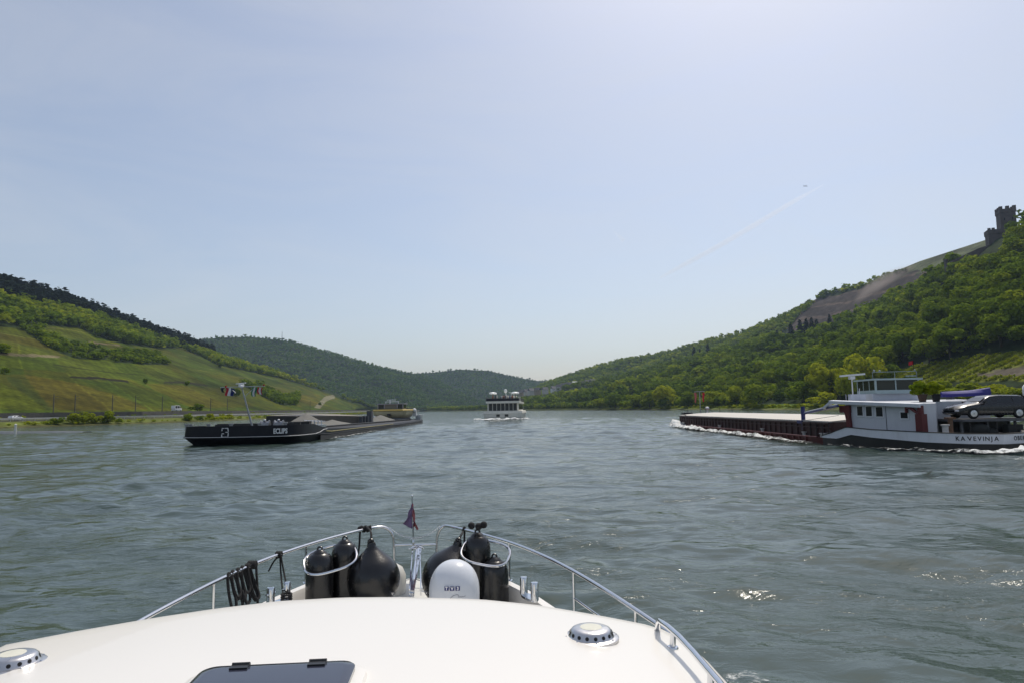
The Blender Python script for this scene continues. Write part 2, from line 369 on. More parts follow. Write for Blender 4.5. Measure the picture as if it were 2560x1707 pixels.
SPUR_L = [(466, 876), (500, 890), (545, 912), (590, 922), (640, 932), (700, 945), (760, 962), (830, 985), (868, 1000), (960, 1030), (900, 960), (700, 880), (560, 850)]
HEDGE_L = [[(55, 822), (92, 822), (160, 858), (225, 872), (272, 890), (262, 899), (190, 896), (150, 882), (95, 852)], [(278, 886), (330, 880), (392, 889), (424, 911), (362, 911), (288, 905)],
           [(690, 1000), (745, 985), (740, 1012), (700, 1012)], [(606, 960), (650, 962), (700, 990), (735, 1005), (690, 1008)], [(870, 985), (900, 1000), (925, 1015), (890, 1005)]]
FIELDS_L = [  # (polygon in the photo, sRGB of the real field)
    ([(-400, 828), (0, 832), (90, 850), (180, 885), (150, 892), (0, 883), (-400, 880)], (108, 96, 46)),
    ([(60, 820), (205, 822), (300, 860), (300, 880), (250, 880), (160, 850)], (96, 104, 52)),
    ([(0, 886), (160, 893), (300, 900), (420, 915), (340, 955), (180, 940), (0, 925)], (94, 100, 44)),
    ([(-300, 930), (60, 935), (200, 960), (330, 1000), (370, 1024), (130, 1024), (40, 975), (-300, 960)], (110, 90, 50)),
    ([(-300, 950), (0, 950), (60, 985), (120, 1024), (-300, 1024)], (118, 108, 40)),
    ([(10, 938), (45, 945), (110, 1000), (150, 1024), (115, 1024), (50, 975)], (80, 74, 62)),
    ([(190, 948), (320, 955), (400, 985), (470, 1020), (390, 1018), (300, 985)], (66, 96, 46)),
    ([(360, 958), (480, 963), (560, 975), (640, 1015), (480, 1020), (400, 980)], (122, 100, 50)),
    ([(300, 862), (410, 876), (470, 880), (560, 920), (420, 905), (380, 888)], (88, 92, 48)),
    ([(440, 915), (560, 930), (700, 965), (640, 965), (540, 945), (430, 925)], (98, 98, 44)),
    ([(650, 965), (720, 955), (830, 985), (860, 1010), (760, 1015), (690, 990)], (104, 104, 52)),
    ([(735, 985), (800, 985), (800, 1012), (745, 1015)], (122, 106, 60)),
    ([(785, 1018), (812, 990), (835, 985), (838, 993), (815, 1003), (800, 1020)], (140, 136, 108)),
    ([(850, 975), (858, 975), (885, 1000), (876, 1002)], (150, 146, 130)),
    ([(-300, 878), (0, 880), (150, 889), (148, 895), (0, 887), (-300, 885)], (120, 112, 84)),
    ([(175, 940), (250, 942), (320, 951), (322, 956), (250, 948), (175, 945)], (48, 46, 34)),
    ([(410, 953), (470, 953), (520, 962), (518, 966), (470, 959), (410, 957)], (60, 60, 40)),
    ([(220, 853), (262, 858), (300, 861), (298, 864), (225, 860)], (128, 118, 88)),
]
def col_left(V):
    p = project(V); c = np.tile(np.array(lin(88, 94, 46)), (len(V), 1))
    jx = (vnoise(V[:, 0] / 14, V[:, 1] / 14, 4) - 0.5) * 8; jy = (vnoise(V[:, 0] / 14 + 9, V[:, 1] / 14, 6) - 0.5) * 4
    for poly, rgb in FIELDS_L[:12]:
        c[in_poly(p[:, 0] + jx, p[:, 1] + jy, poly)] = 0.45 * np.array(lin(*rgb)) + 0.55 * np.array(lin(92, 94, 48))
    # rows and tracks running down the fall line
    iu = np.repeat(np.arange(900), 324); it = np.tile(np.arange(324), 900)
    warp = iu + 14 * vnoise(it / 60.0, iu / 120.0, 21); band = np.digitize(it + 8 * vnoise(iu / 60.0, iu * 0, 5), (62, 112, 160, 205))
    sid = np.floor(warp / 19.0).astype(int); hsh = ((sid * 73856093) ^ (band * 19349663)) % 97
    pal = np.array([(1, 1, 1), (1.12, 1.06, 0.95), (0.86, 0.98, 0.85), (1.22, 1.04, 0.85), (0.78, 0.9, 0.8), (1.05, 1.12, 0.9), (1.0, 0.9, 0.82)]); c *= pal[hsh % 7]
    edge = (np.abs(warp / 19.0 - np.round(warp / 19.0)) < 0.045) & (hsh % 3 == 0); c[edge] *= 1.35
    s = 0.10 * np.sin(warp * 6.283 / 4.6) + (vnoise(iu / 8.0, it / 70.0, 22) - 0.5) * 0.22
    for tl in (70, 104, 128, 150, 176, 198):
        on = (np.abs(it - tl - 10 * vnoise(iu / 70.0, iu * 0, tl)) < 0.9) & (vnoise(iu / 45.0, iu * 0 + 3, tl + 1) > 0.5); c[on] = np.array(lin(62, 62, 42)) if tl % 4 else np.array(lin(128, 122, 90))
    c *= (1 + s)[:, None]
    c *= np.array([0.50, 0.58, 0.24])
    for poly, rgb in FIELDS_L[12:]: c[in_poly(p[:, 0], p[:, 1] + (vnoise(V[:, 0] / 9, V[:, 1] / 9, 8) - 0.5) * 3, poly)] = 0.62 * np.array(lin(*rgb))
    for poly in [WOOD_L, SPUR_L] + HEDGE_L: c[in_poly(p[:, 0], p[:, 1], poly)] = (0.022, 0.034, 0.012)
    return c
hillL.build(FM, col_left)
# right bank: wooded front hill with the castle, tall ridge with a quarry behind it
SHORE_R = [(150, -60), (142, 100), (136, 250), (132, 366), (118, 540), (84, 640), (54, 776), (21, 900), (-50, 1100), (-140, 1350), (-230, 1650)]
SHR = resample(SHORE_R, 120)
def off_right(d):
    tan = np.gradient(SHR, axis=0); tan /= np.linalg.norm(tan, axis=1)[:, None]
    return SHR - np.stack([-tan[:, 1], tan[:, 0]], 1) * d
RBANK = [(-2, -1.0), (0, -0.1), (2, 0.4), (6, 1.2), (14, 2.2), (30, 3.2)]
br = np.stack([np.c_[off_right(d), np.full(120, z)] for d, z in RBANK], 1)
br[:, 1:5, 2] += (vnoise(br[:, 1:5, 0] / 6, br[:, 1:5, 1] / 6, 2) - 0.5) * 0.5
rc = np.zeros((120, len(RBANK), 3))
for k, c in enumerate([(70, 66, 52), (84, 80, 66), (96, 100, 56), (96, 112, 44), (86, 104, 40), (50, 64, 30)]): rc[:, k] = lin(*c)
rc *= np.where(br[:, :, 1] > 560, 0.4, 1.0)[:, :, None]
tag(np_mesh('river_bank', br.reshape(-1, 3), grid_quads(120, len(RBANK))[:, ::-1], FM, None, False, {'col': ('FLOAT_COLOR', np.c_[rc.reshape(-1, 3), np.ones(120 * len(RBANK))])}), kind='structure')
PROF_R = off_right(29.0)
def foot_r(Y): i = int(np.argmin(np.abs(PROF_R[:, 1] - Y))); return (PROF_R[i, 0], Y, 3.2)
FR = [foot_r(y) for y in (0, 150, 250, 380, 480, 580, 680, 760, 840, 900, 980, 1060, 1150)]
RR = [(395, 250, 128), (385, 420, 128)] + ridge([(2490, 585, 500, 4), (2310, 695, 620, 8), (2150, 775, 750, 8), (1950, 830, 900, 8), (1750, 885, 1050, 8), (1640, 912, 1150, 8),
     (1500, 945, 1200, 8), (1400, 970, 1250, 3), (1340, 990, 1300, 2), (1290, 1005, 1350, 1), (1240, 1018, 1400, 0)])
hillR = Hill('hill_wooded', FR, RR, 320, 110, 1.05, 5.0, seed=21, drop=0.35)
VINE_R = [(2215, 935), (2300, 912), (2420, 893), (2560, 878), (2900, 868), (2900, 965), (2560, 950), (2380, 955), (2215, 962)]
BARE_R = [(2430, 937), (2560, 912), (2900, 900), (2900, 935), (2560, 940), (2480, 942)]
def col_right(V):
    p = project(V); c = np.tile(np.array((0.020, 0.032, 0.012)), (len(V), 1))
    k = in_poly(p[:, 0], p[:, 1], VINE_R); rows_ = 0.42 + 0.36 * (np.sin((V[:, 0] * 0.45 + V[:, 1] * 0.9) * 0.9) > 0)
    c[k] = np.array(lin(122, 128, 48)) * rows_[k][:, None]
    k = in_poly(p[:, 0], p[:, 1], BARE_R); c[k] = 0.6 * np.array(lin(112, 104, 92))
    return c
hillR.build(FM, col_right)
FB = [(430, 520, 50), (420, 640, 48), (400, 800, 44), (385, 900, 42), (350, 1000, 38), (310, 1150, 34), (255, 1260, 30), (200, 1340, 26), (150, 1400, 22), (90, 1450, 14), (30, 1500, 8), (-20, 1540, 4)]
RB = ridge([(2700, 510, 780, 2), (2475, 593, 900, 2), (2300, 650, 1000, 2), (2160, 708, 1100, 2), (2060, 730, 1150, 4), (1980, 772, 1200, 8), (1860, 822, 1350, 9), (1760, 847, 1500, 9), (1650, 877, 1600, 9),
     (1550, 893, 1700, 9), (1470, 915, 1780, 9), (1360, 955, 1900, 9)])
hillB = Hill('hill_quarry', FB, RB, 300, 110, 0.95, 6.0, seed=31)
QUARRY = [(1950, 850), (1985, 800), (2045, 748), (2090, 735), (2180, 712), (2262, 680), (2330, 672), (2330, 720), (2200, 790), (2090, 810), (2000, 822)]
GREEN_B = [(2130, 718), (2200, 690), (2480, 585), (2900, 440), (2900, 700), (2330, 690), (2262, 678)]
def col_back(V):
    p = project(V); c = np.tile(np.array((0.024, 0.038, 0.015)), (len(V), 1))
    k = in_poly(p[:, 0], p[:, 1], GREEN_B); c[k] = 0.62 * np.array(lin(108, 114, 84)) * (0.7 + 0.6 * vnoise(V[k, 0] / 9, V[k, 1] / 30, 3))[:, None]
    jy = (vnoise(V[:, 0] / 18, V[:, 1] / 18, 44) - 0.5) * 30
    k = in_poly(p[:, 0], p[:, 1] + jy, QUARRY)
    n = vnoise(V[:, 0] / 30, V[:, 1] / 14, 12); bench = (np.sin(V[:, 2] / 3.6 + n * 3) > 0.82)
    base = 0.62 * np.array(lin(88, 79, 75)) * (0.6 + 0.6 * n)[:, None]
    base[bench] = 0.62 * np.array(lin(116, 102, 92))
    c[k] = base[k]
    return c
hillB.build(FM, col_back)
# far hills closing the valley
FA = [tuple(at_y(px, 1030, Y))[:2] + (2.0,) for px, Y in ((200, 1300), (400, 1330), (520, 1350), (620, 1360), (720, 1380), (820, 1400), (920, 1450), (1000, 1500), (1080, 1600), (1150, 1750), (1190, 1850), (1240, 1980))]
RA = ridge([(200, 860, 1900, 9), (420, 850, 1900, 9), (530, 838, 1950, 9), (620, 834, 2000, 9), (720, 845, 2020, 9), (800, 867, 2050, 9), (900, 897, 2080, 9), (960, 912, 2100, 9), (1030, 926, 2150, 9), (1100, 948, 2200, 8), (1160, 985, 2250, 6), (1240, 1016, 2300, 2)])
hillA = Hill('hill_far', FA, RA, 220, 90, 0.9, 10.0, seed=41, gully=16.0)
dk = lambda V: np.tile(np.array((0.030, 0.046, 0.020)), (len(V), 1))
hillA.build(FM, dk)
FC = [tuple(at_y(px, 1028, Y))[:2] + (2.0,) for px, Y in ((850, 2000), (1000, 2100), (1080, 2150), (1150, 2150), (1220, 2150), (1290, 2150), (1360, 2150), (1460, 2150), (1600, 2150))]
RCc = ridge([(850, 930, 2600, 9), (1010, 930, 2600, 9), (1090, 924, 2600, 9), (1150, 917, 2620, 9), (1220, 920, 2650, 9), (1290, 937, 2700, 9), (1345, 946, 2750, 9), (1420, 945, 2800, 9), (1600, 930, 2900, 9)])
hillC = Hill('hill_far', FC, RCc, 180, 70, 0.9, 10.0, seed=51, gully=18.0)
hillC.build(FM, dk)

# ================================================================== TREES
def rnd_dirs(rs, n, up=0.25):
    d = rs.normal(size=(n, 3)); d[:, 2] += up; return d / np.linalg.norm(d, axis=1)[:, None]
def leaf_quads(rs, pos, nrm, size, stretch=1.0):
    n = len(pos); h = rs.normal(size=(n, 3)); a = np.cross(nrm, h); a /= np.linalg.norm(a, axis=1)[:, None] + 1e-9
    b = np.cross(nrm, a); s = (size * (0.6 + 0.8 * rs.rand(n)))[:, None]
    V = np.zeros((n, 4, 3))
    for k, (ca, cb) in enumerate(((-1, -0.35), (0.1, -0.9), (1, 0.3), (-0.15, 0.95))):
        j = 1 + 0.3 * (rs.rand(n, 1) - 0.5)
        V[:, k] = pos + a * s * ca * j * 0.7 + b * s * cb * j * 0.7 * stretch + nrm * s * (0.18 * (rs.rand(n, 1) - 0.5))
    return V.reshape(-1, 3)
def crown_np(seed, n, H=1.0, W=0.8, lobes=9, leaf=0.09, base=0.22):
    """broadleaf crown of height H (including bare base) and width W made of many leaf clumps"""
    rs = np.random.RandomState(seed)
    C = []; Rr = []
    for i in range(lobes):
        a = rs.rand() * 6.28; hz = base + (1 - base) * (0.18 + 0.62 * (i + rs.rand()) / lobes)
        w = 0.33 * W * math.sqrt(max(0.05, 1 - ((hz - 0.55) / 0.52) ** 2)) * (0.6 + 0.5 * rs.rand())
        C.append((math.cos(a) * w, math.sin(a) * w, hz * H)); Rr.append((0.15 + 0.10 * rs.rand()) * H * (1.15 - 0.45 * abs(hz - 0.5)))
    C = np.array(C); Rr = np.array(Rr); pr = Rr ** 2 / (Rr ** 2).sum()
    k = rs.choice(lobes, n, p=pr); d = rnd_dirs(rs, n, 0.2); rad = Rr[k] * (0.72 + 0.33 * rs.rand(n) ** 0.5)
    pos = C[k] + d * rad[:, None] * np.array([1.05, 1.05, 0.85])
    nrm = d + 0.30 * rs.normal(size=(n, 3)); nrm[:, 2] += 0.1; nrm /= np.linalg.norm(nrm, axis=1)[:, None]
    V = leaf_quads(rs, pos, nrm, leaf * H)
    V[:, 2] = np.maximum(V[:, 2], 0.02 * H)
    t = 0.42 + 0.16 * rs.rand(n) + 0.20 * (rs.rand(lobes)[k] - 0.5)
    return V, np.repeat(t, 4)
def conifer_np(seed, n, W=0.34):
    rs = np.random.RandomState(seed); z = 0.08 + 0.92 * (1 - np.sqrt(rs.rand(n))); a = rs.rand(n) * 6.283
    tier = 0.75 + 0.25 * np.sin(z * 40); r = W / 2 * (1 - z) ** 0.85 * (0.55 + 0.5 * rs.rand(n)) * tier + 0.006
    pos = np.stack([np.cos(a) * r, np.sin(a) * r, z], 1); nrm = np.stack([np.cos(a) * 0.5, np.sin(a) * 0.5, np.full(n, 0.7)], 1) + 0.35 * rs.normal(size=(n, 3))
    nrm /= np.linalg.norm(nrm, axis=1)[:, None]
    V = leaf_quads(rs, pos, nrm, 0.13 if n < 100 else 0.06); return V, np.repeat(0.35 + 0.25 * rs.rand(n), 4)
LEAF = leaf_mat('spring_leaves', (0.046, 0.082, 0.009), (0.152, 0.218, 0.018), (0.345, 0.370, 0.020), 0.44)
LEAF_FAR = leaf_mat('hazed_leaves', (0.052, 0.095, 0.030), (0.095, 0.165, 0.040), (0.160, 0.225, 0.045), 0.36)  # bluer, flatter copy of the leaves: distance haze put into the colour
NEEDLE = leaf_mat('pine_needles', (0.013, 0.020, 0.014), (0.020, 0.032, 0.018), (0.030, 0.044, 0.022), 0.08)
BARK = mat('tree_bark', (0.07, 0.055, 0.04), 0.95, var=0.35, scale=3.0)
PROTO = {n: [crown_np(100 + i, n, 1.0, 0.75 + 0.05 * (i % 4), 7 + i % 5, {90: 0.155, 260: 0.105, 900: 0.062, 36: 0.24}[n]) for i in range(6)] for n in (36, 90, 260, 900)}
CON = {n: [conifer_np(200 + i, n) for i in range(4)] for n in (60, 400)}
def merged(name, P, S, protos, material, seed=0, tint=0.0, tspread=0.5, wscale=1.0, sink=0.06, tnoise=0.0):
    NZ = lambda p: float(vnoise(np.array([p[0] / 70.0 + 100]), np.array([p[1] / 70.0 + p[2] / 40.0 + 100]), 17)[0])
    rs = np.random.RandomState(seed); Vs = []; Ts = []
    for p, s in zip(P, S):
        V, t = protos[rs.randint(len(protos))]; a = rs.rand() * 6.283; c, sn = math.cos(a), math.sin(a); wx = wscale * (0.85 + 0.4 * rs.rand())
        x = (V[:, 0] * c - V[:, 1] * sn) * s * wx; y = (V[:, 0] * sn + V[:, 1] * c) * s * wx
        Vs.append(np.stack([x + p[0], y + p[1], V[:, 2] * s + p[2] - sink * s], 1)); Ts.append(t + tint + tspread * (rs.rand() - 0.5) + tnoise * (NZ(p) - 0.5))
    V = np.concatenate(Vs); q = np.arange(len(V)).reshape(-1, 4)
    return np_mesh(name, V, q, material, None, False, {'tint': ('FLOAT', np.concatenate(Ts))})
def scatter(h, n, seed, tlo=0.0, thi=1.0, upow=1.0):
    rs = np.random.RandomState(seed); u = rs.rand(n); t = tlo + (thi - tlo) * rs.rand(n) ** upow
    return h.point(u, t), t, rs
def thin(P, dist, seed=0):
    """drop points closer than dist (on a hash grid)"""
    keep = []; g = {}; 
    for i, p in enumerate(P):
        k = (int(math.floor(p[0] / dist)), int(math.floor(p[1] / dist)))
        if any((p[0] - q[0]) ** 2 + (p[1] - q[1]) ** 2 < dist * dist for a in (-1, 0, 1) for b in (-1, 0, 1) for q in g.get((k[0] + a, k[1] + b), ())): continue
        g.setdefault(k, []).append(p); keep.append(i)
    return np.array(keep)
def inframe(P, m=260): q = project(P); return (q[:, 0] > -m) & (q[:, 0] < 2560 + m) & (q[:, 2] > 0)
def hit(h, px, py):
    q = project(h.front.reshape(-1, 3)); d = np.hypot(q[:, 0] - px, (q[:, 1] - py) * 1.5) + q[:, 2] * 0.004
    return h.front.reshape(-1, 3)[int(np.argmin(d))]
def bank_point(line, z, px):
    P = np.c_[line, np.full(len(line), z)]; q = project(P); ok = q[:, 2] > 40; P = P[ok]; q = q[ok]
    i = np.argsort(q[:, 0]); return np.array([np.interp(px, q[i, 0], P[i, k]) for k in range(3)])
def height_to(p, py):
    """tree height so that a tree standing at p reaches photo row py"""
    q = project(p)[0]; a = project(np.array(p) + np.array([0, 0, 10.0]))[0]
    return 10.0 * (q[1] - py) / max(1e-3, q[1] - a[1])
# ---- woods: far-off masses, one object each
P, t, rs = scatter(hillR, 26000, 1, 0.0, 1.0); q = project(P)
ok = inframe(P) & ~in_poly(q[:, 0], q[:, 1], VINE_R) & ~in_poly(q[:, 0], q[:, 1] - 8, VINE_R)
P = P[ok]; P = P[thin(P, 7.2)]
tq = project(P + np.array([0, 0, 9.0]))
CONIF_V = [(1932, 822), (1985, 800), (2095, 782), (2095, 802), (2045, 822), (1990, 834), (1932, 842)]
HOUSE_V = [[(1290, 992), (1360, 970), (1420, 960), (1490, 952), (1490, 964), (1440, 972), (1380, 986), (1300, 997)], [(1434, 986), (1460, 986), (1460, 1004), (1434, 1004)], [(1564, 958), (1594, 958), (1594, 976), (1564, 976)]]
CASTLE_V = [(2374, 622), (2466, 556), (2530, 556), (2530, 596), (2500, 634), (2390, 652)]
P = P[~in_poly(tq[:, 0], tq[:, 1], CASTLE_V) & ~in_poly(tq[:, 0], tq[:, 1], CONIF_V) & ~np.any([in_poly(tq[:, 0], tq[:, 1], v_) for v_ in HOUSE_V], axis=0) & ~in_poly(tq[:, 0], tq[:, 1] - 4, VINE_R)]
SHR_P = hillR.point(0.1 + 0.35 * np.random.RandomState(66).rand(9000), 0.6 + 0.4 * np.random.RandomState(67).rand(9000)); sq_ = project(SHR_P + np.array([0, 0, 2.0]))
SHR_P = SHR_P[in_poly(sq_[:, 0], sq_[:, 1], [(2374, 640), (2480, 600), (2530, 590), (2570, 585), (2570, 660), (2380, 670)]) & ~in_poly(sq_[:, 0], sq_[:, 1], [(2374, 622), (2466, 556), (2530, 556), (2530, 596), (2500, 634), (2390, 654)])]
tag(merged('scrub', SHR_P, 3.4 * (0.5 + 0.9 * np.random.RandomState(68).rand(len(SHR_P))), PROTO[90], LEAF, 69, -0.1, 0.5, 1.4), 'green scrub growing below the castle walls', 'scrub', None, 'stuff')
dist = np.linalg.norm(P[:, :2], axis=1)
size = 11.0 * (0.55 + 0.95 * np.random.RandomState(4).rand(len(P)) ** 1.6)
tail = np.clip((P[:, 1] - 950) / 300, 0, 1); size *= 1 - 0.35 * tail
order = np.argsort(-(size / dist)); near = order[:170]; rest = order[170:]
mid = rest[dist[rest] < 620]; far = rest[dist[rest] >= 620]
tintn = (vnoise(P[:, 0] / 40, P[:, 1] / 40, 61) - 0.5) * 0.7
def wood_tree(crown_me, trunk_me, loc, s, sx, rot, name, label, cat, group):
    o = bpy.data.objects.new(name, crown_me); COL.objects.link(o); o.location = loc; o.scale = (s * sx, s * sx, s); o.rotation_euler = (0, 0, rot)
    tag(o, label, cat, group)
    k = bpy.data.objects.new('trunk', trunk_me); COL.objects.link(k); k.parent = o
    return o
def crown_mesh(name, V, t, material):
    o = np_mesh(name, V, np.arange(len(V)).reshape(-1, 4), material, None, False, {'tint': ('FLOAT', t)}); me = o.data; bpy.data.objects.remove(o); return me
def trunk_mesh():
    m = MB(); m.tube([(0, 0, -0.04), (0.01, 0, 0.15), (0.0, 0.012, 0.36), (0.015, 0, 0.62)], [0.028, 0.022, 0.017, 0.006], 7)
    for a, z, l in ((0.4, 0.3, 0.26), (2.3, 0.34, 0.28), (4.1, 0.28, 0.24), (5.4, 0.42, 0.2)):
        m.tube([(0, 0, z), (math.cos(a) * l * 0.5, math.sin(a) * l * 0.5, z + 0.13), (math.cos(a) * l, math.sin(a) * l, z + 0.27)], [0.012, 0.008, 0.003], 5)
    o = m.build('trunk', BARK, None, True); me = o.data; bpy.data.objects.remove(o); return me
TRUNK = trunk_mesh()
WCROWN = [crown_mesh('crown', V, t, LEAF) for V, t in PROTO[900]]
rs = np.random.RandomState(12)
for i in near:
    wood_tree(WCROWN[rs.randint(6)], TRUNK, P[i] - np.array([0, 0, 0.5]), size[i] * 1.05, 0.95 + 0.4 * rs.rand(), rs.rand() * 6.28, 'broadleaf_tree', 'broadleaf tree in spring leaf, one of the wood covering the steep castle hillside', 'tree', 'trees of the castle hill wood')
def wood(name, idx, protos, seed, material=LEAF):
    rr = np.random.RandomState(seed); Vs = []; Ts = []
    for i in idx:
        V, tt = protos[rr.randint(len(protos))]; a = rr.rand() * 6.283; c, sn = math.cos(a), math.sin(a); wx = 0.95 + 0.4 * rr.rand(); s = size[i]
        Vs.append(np.stack([(V[:, 0] * c - V[:, 1] * sn) * s * wx + P[i, 0], (V[:, 0] * sn + V[:, 1] * c) * s * wx + P[i, 1], V[:, 2] * s + P[i, 2] - 0.5], 1))
        Ts.append(tt + tintn[i] + 0.4 * (rr.rand() - 0.5))
    V = np.concatenate(Vs); return np_mesh(name, V, np.arange(len(V)).reshape(-1, 4), material, None, False, {'tint': ('FLOAT', np.concatenate(Ts))})
tag(wood('wood', mid, PROTO[260], 5), 'dense green wood climbing the castle hill', 'wood', None, 'stuff')
tag(wood('wood', far, PROTO[90], 6), 'dense green wood on the far end of the castle hill', 'wood', None, 'stuff')
# back ridge, far hills
def wood_on(h, n, d, seed, label, keep, hgt, protos, material=LEAF, tint=0.0, tspread=0.5, tlo=0.0, wscale=1.2, thi=1.0):
    P, t, rs = scatter(h, n, seed, tlo, thi); q = project(P); ok = inframe(P) & keep(q, t, P); P = P[ok]; P = P[thin(P, d)]
    s = hgt * (0.7 + 0.6 * rs.rand(len(P)))
    return tag(merged('wood', P, s, protos, material, seed, tint, tspread, wscale, 0.06, 0.5), label, 'wood', None, 'stuff')
notq = lambda q, t, P: ~in_poly(q[:, 0], q[:, 1] - 3, QUARRY) & ~in_poly(q[:, 0], q[:, 1], GREEN_B)
wood_on(hillB, 22000, 8.0, 71, 'hazy green wood on the ridge behind the village', notq, 9.0, PROTO[36], LEAF, -0.05, 0.45)
P, t, rs = scatter(hillB, 5000, 77, 0.88, 1.0); q = project(P); ok = in_poly(q[:, 0], q[:, 1], [(1960, 840), (1985, 780), (2060, 720), (2170, 700), (2150, 716), (2040, 745), (2000, 790)]) & inframe(P)
P = P[ok]; P = P[thin(P, 7)]; tag(merged('scrub', P, 5.5 * (0.6 + 0.8 * rs.rand(len(P))), PROTO[36], LEAF, 5, -0.15, 0.3, 1.4), 'dark scrub along the quarry rim', 'scrub', None, 'stuff')
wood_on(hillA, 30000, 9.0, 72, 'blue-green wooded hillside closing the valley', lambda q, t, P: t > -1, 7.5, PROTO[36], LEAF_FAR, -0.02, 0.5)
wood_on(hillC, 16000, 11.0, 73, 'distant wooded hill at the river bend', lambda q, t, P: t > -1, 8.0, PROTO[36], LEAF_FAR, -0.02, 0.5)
# left hill: wood, pine ridge, hedges
inl = lambda q, polys: np.any([in_poly(q[:, 0], q[:, 1], p) for p in polys], axis=0)
wood_on(hillL, 26000, 6.0, 74, 'green wood below the ridge above the vineyards', lambda q, t, P: inl(q, [WOOD_L, SPUR_L]) & (t < 0.80), 9.0, PROTO[90], LEAF, -0.08, 0.55, 0.2, 1.25)
P, t, rs = scatter(hillL, 34000, 75, 0.76, 1.0); q = project(P); ok = inframe(P) & (q[:, 0] < 535); P = P[ok]; P = P[thin(P, 3.6)]
tag(merged('pine_wood', P, 13.5 * (0.6 + 0.75 * rs.rand(len(P)) ** 1.4), CON[60], NEEDLE, 8, 0, 0.5, 1.7), 'dark pine wood along the ridge above the vineyards', 'pine wood', None, 'stuff')
P, t, rs = scatter(hillL, 60000, 76, 0.0, 0.98); q = project(P); ok = inframe(P) & inl(q, HEDGE_L); P = P[ok]; P = P[thin(P, 4.0)]
tag(merged('hedge', P, 4.6 * (0.6 + 0.8 * rs.rand(len(P))), PROTO[90], LEAF, 9, -0.12, 0.45, 1.4), 'bushy hedges between the vineyard plots', 'hedge', None, 'stuff')
# vineyard rows on the lower castle hill: low green vines
rs = np.random.RandomState(78); P = hillR.point(0.05 + 0.4 * rs.rand(160000), 0.25 * rs.rand(160000)); q = project(P); rowp = np.sin((P[:, 0] * 0.45 + P[:, 1] * 0.9) * 0.9) > 0.1
ok = inframe(P) & in_poly(q[:, 0], q[:, 1], VINE_R) & ~in_poly(q[:, 0], q[:, 1], BARE_R) & rowp; P = P[ok]; P = P[thin(P, 0.85)]
tag(merged('vineyard', P, 1.25 * (0.7 + 0.5 * rs.rand(len(P))), PROTO[36], LEAF, 10, 0.42, 0.25, 1.0), 'yellow-green vine rows above the white barge', 'vineyard', None, 'stuff')
# low waterside scrub and grass
def shore_growth(line, z, n, seed, hgt, tint, label, lo, hi):
    rs = np.random.RandomState(seed); i = rs.randint(0, len(line), n); d = lo + (hi - lo) * rs.rand(n)
    P = np.c_[line[i] + rs.normal(size=(n, 2)) * 2.0, np.full(n, z)]; P = P[inframe(P)]
    return tag(merged('undergrowth', P, hgt * (0.4 + 0.9 * rs.rand(len(P)) ** 2), PROTO[36], LEAF, seed, tint, 0.4, 1.5, 0.15), label, 'undergrowth', None, 'stuff')
fine = lambda L: resample(L, 900)
shore_growth(fine(off_left(5.0)), 0.6, 700, 81, 1.4, 0.20, 'grassy scrub along the vineyard bank', 0, 1)
shore_growth(fine(off_left(26.0)), 2.2, 420, 82, 1.3, 0.05, 'weeds at the foot of the railway wall', 0, 1)
shore_growth((lambda L: L[L[:, 1] < 620])(fine(off_right(7.0))), 0.9, 600, 83, 2.2, 0.28, 'bright grassy scrub along the wooded bank', 0, 1)
bb = fine(off_right(18.0)); bb = bb[bb[:, 1] > 430]
P = np.c_[bb + np.random.RandomState(84).normal(size=bb.shape) * 5, np.full(len(bb), 1.6)]; P = P[inframe(P)]
tag(merged('bank_wood', P, 7.0 * (0.7 + 0.6 * np.random.RandomState(85).rand(len(P))), PROTO[90], LEAF, 86, 0.02, 0.6, 1.2), 'belt of bushy trees along the far wooded shore', 'bank wood', None, 'stuff')
fb = fine(np.array([(-330, 1390), (-260, 1520), (-170, 1760), (-120, 1900), (-60, 2050), (20, 2140)], float)); P = np.c_[fb + np.random.RandomState(87).normal(size=fb.shape) * 9, np.full(len(fb), 1.0)]
tag(merged('bank_wood', P, 12 * (0.6 + 0.6 * np.random.RandomState(88).rand(len(P))), PROTO[36], LEAF, 89, -0.1, 0.4, 1.2), 'dark trees lining the distant river bend', 'bank wood', None, 'stuff')

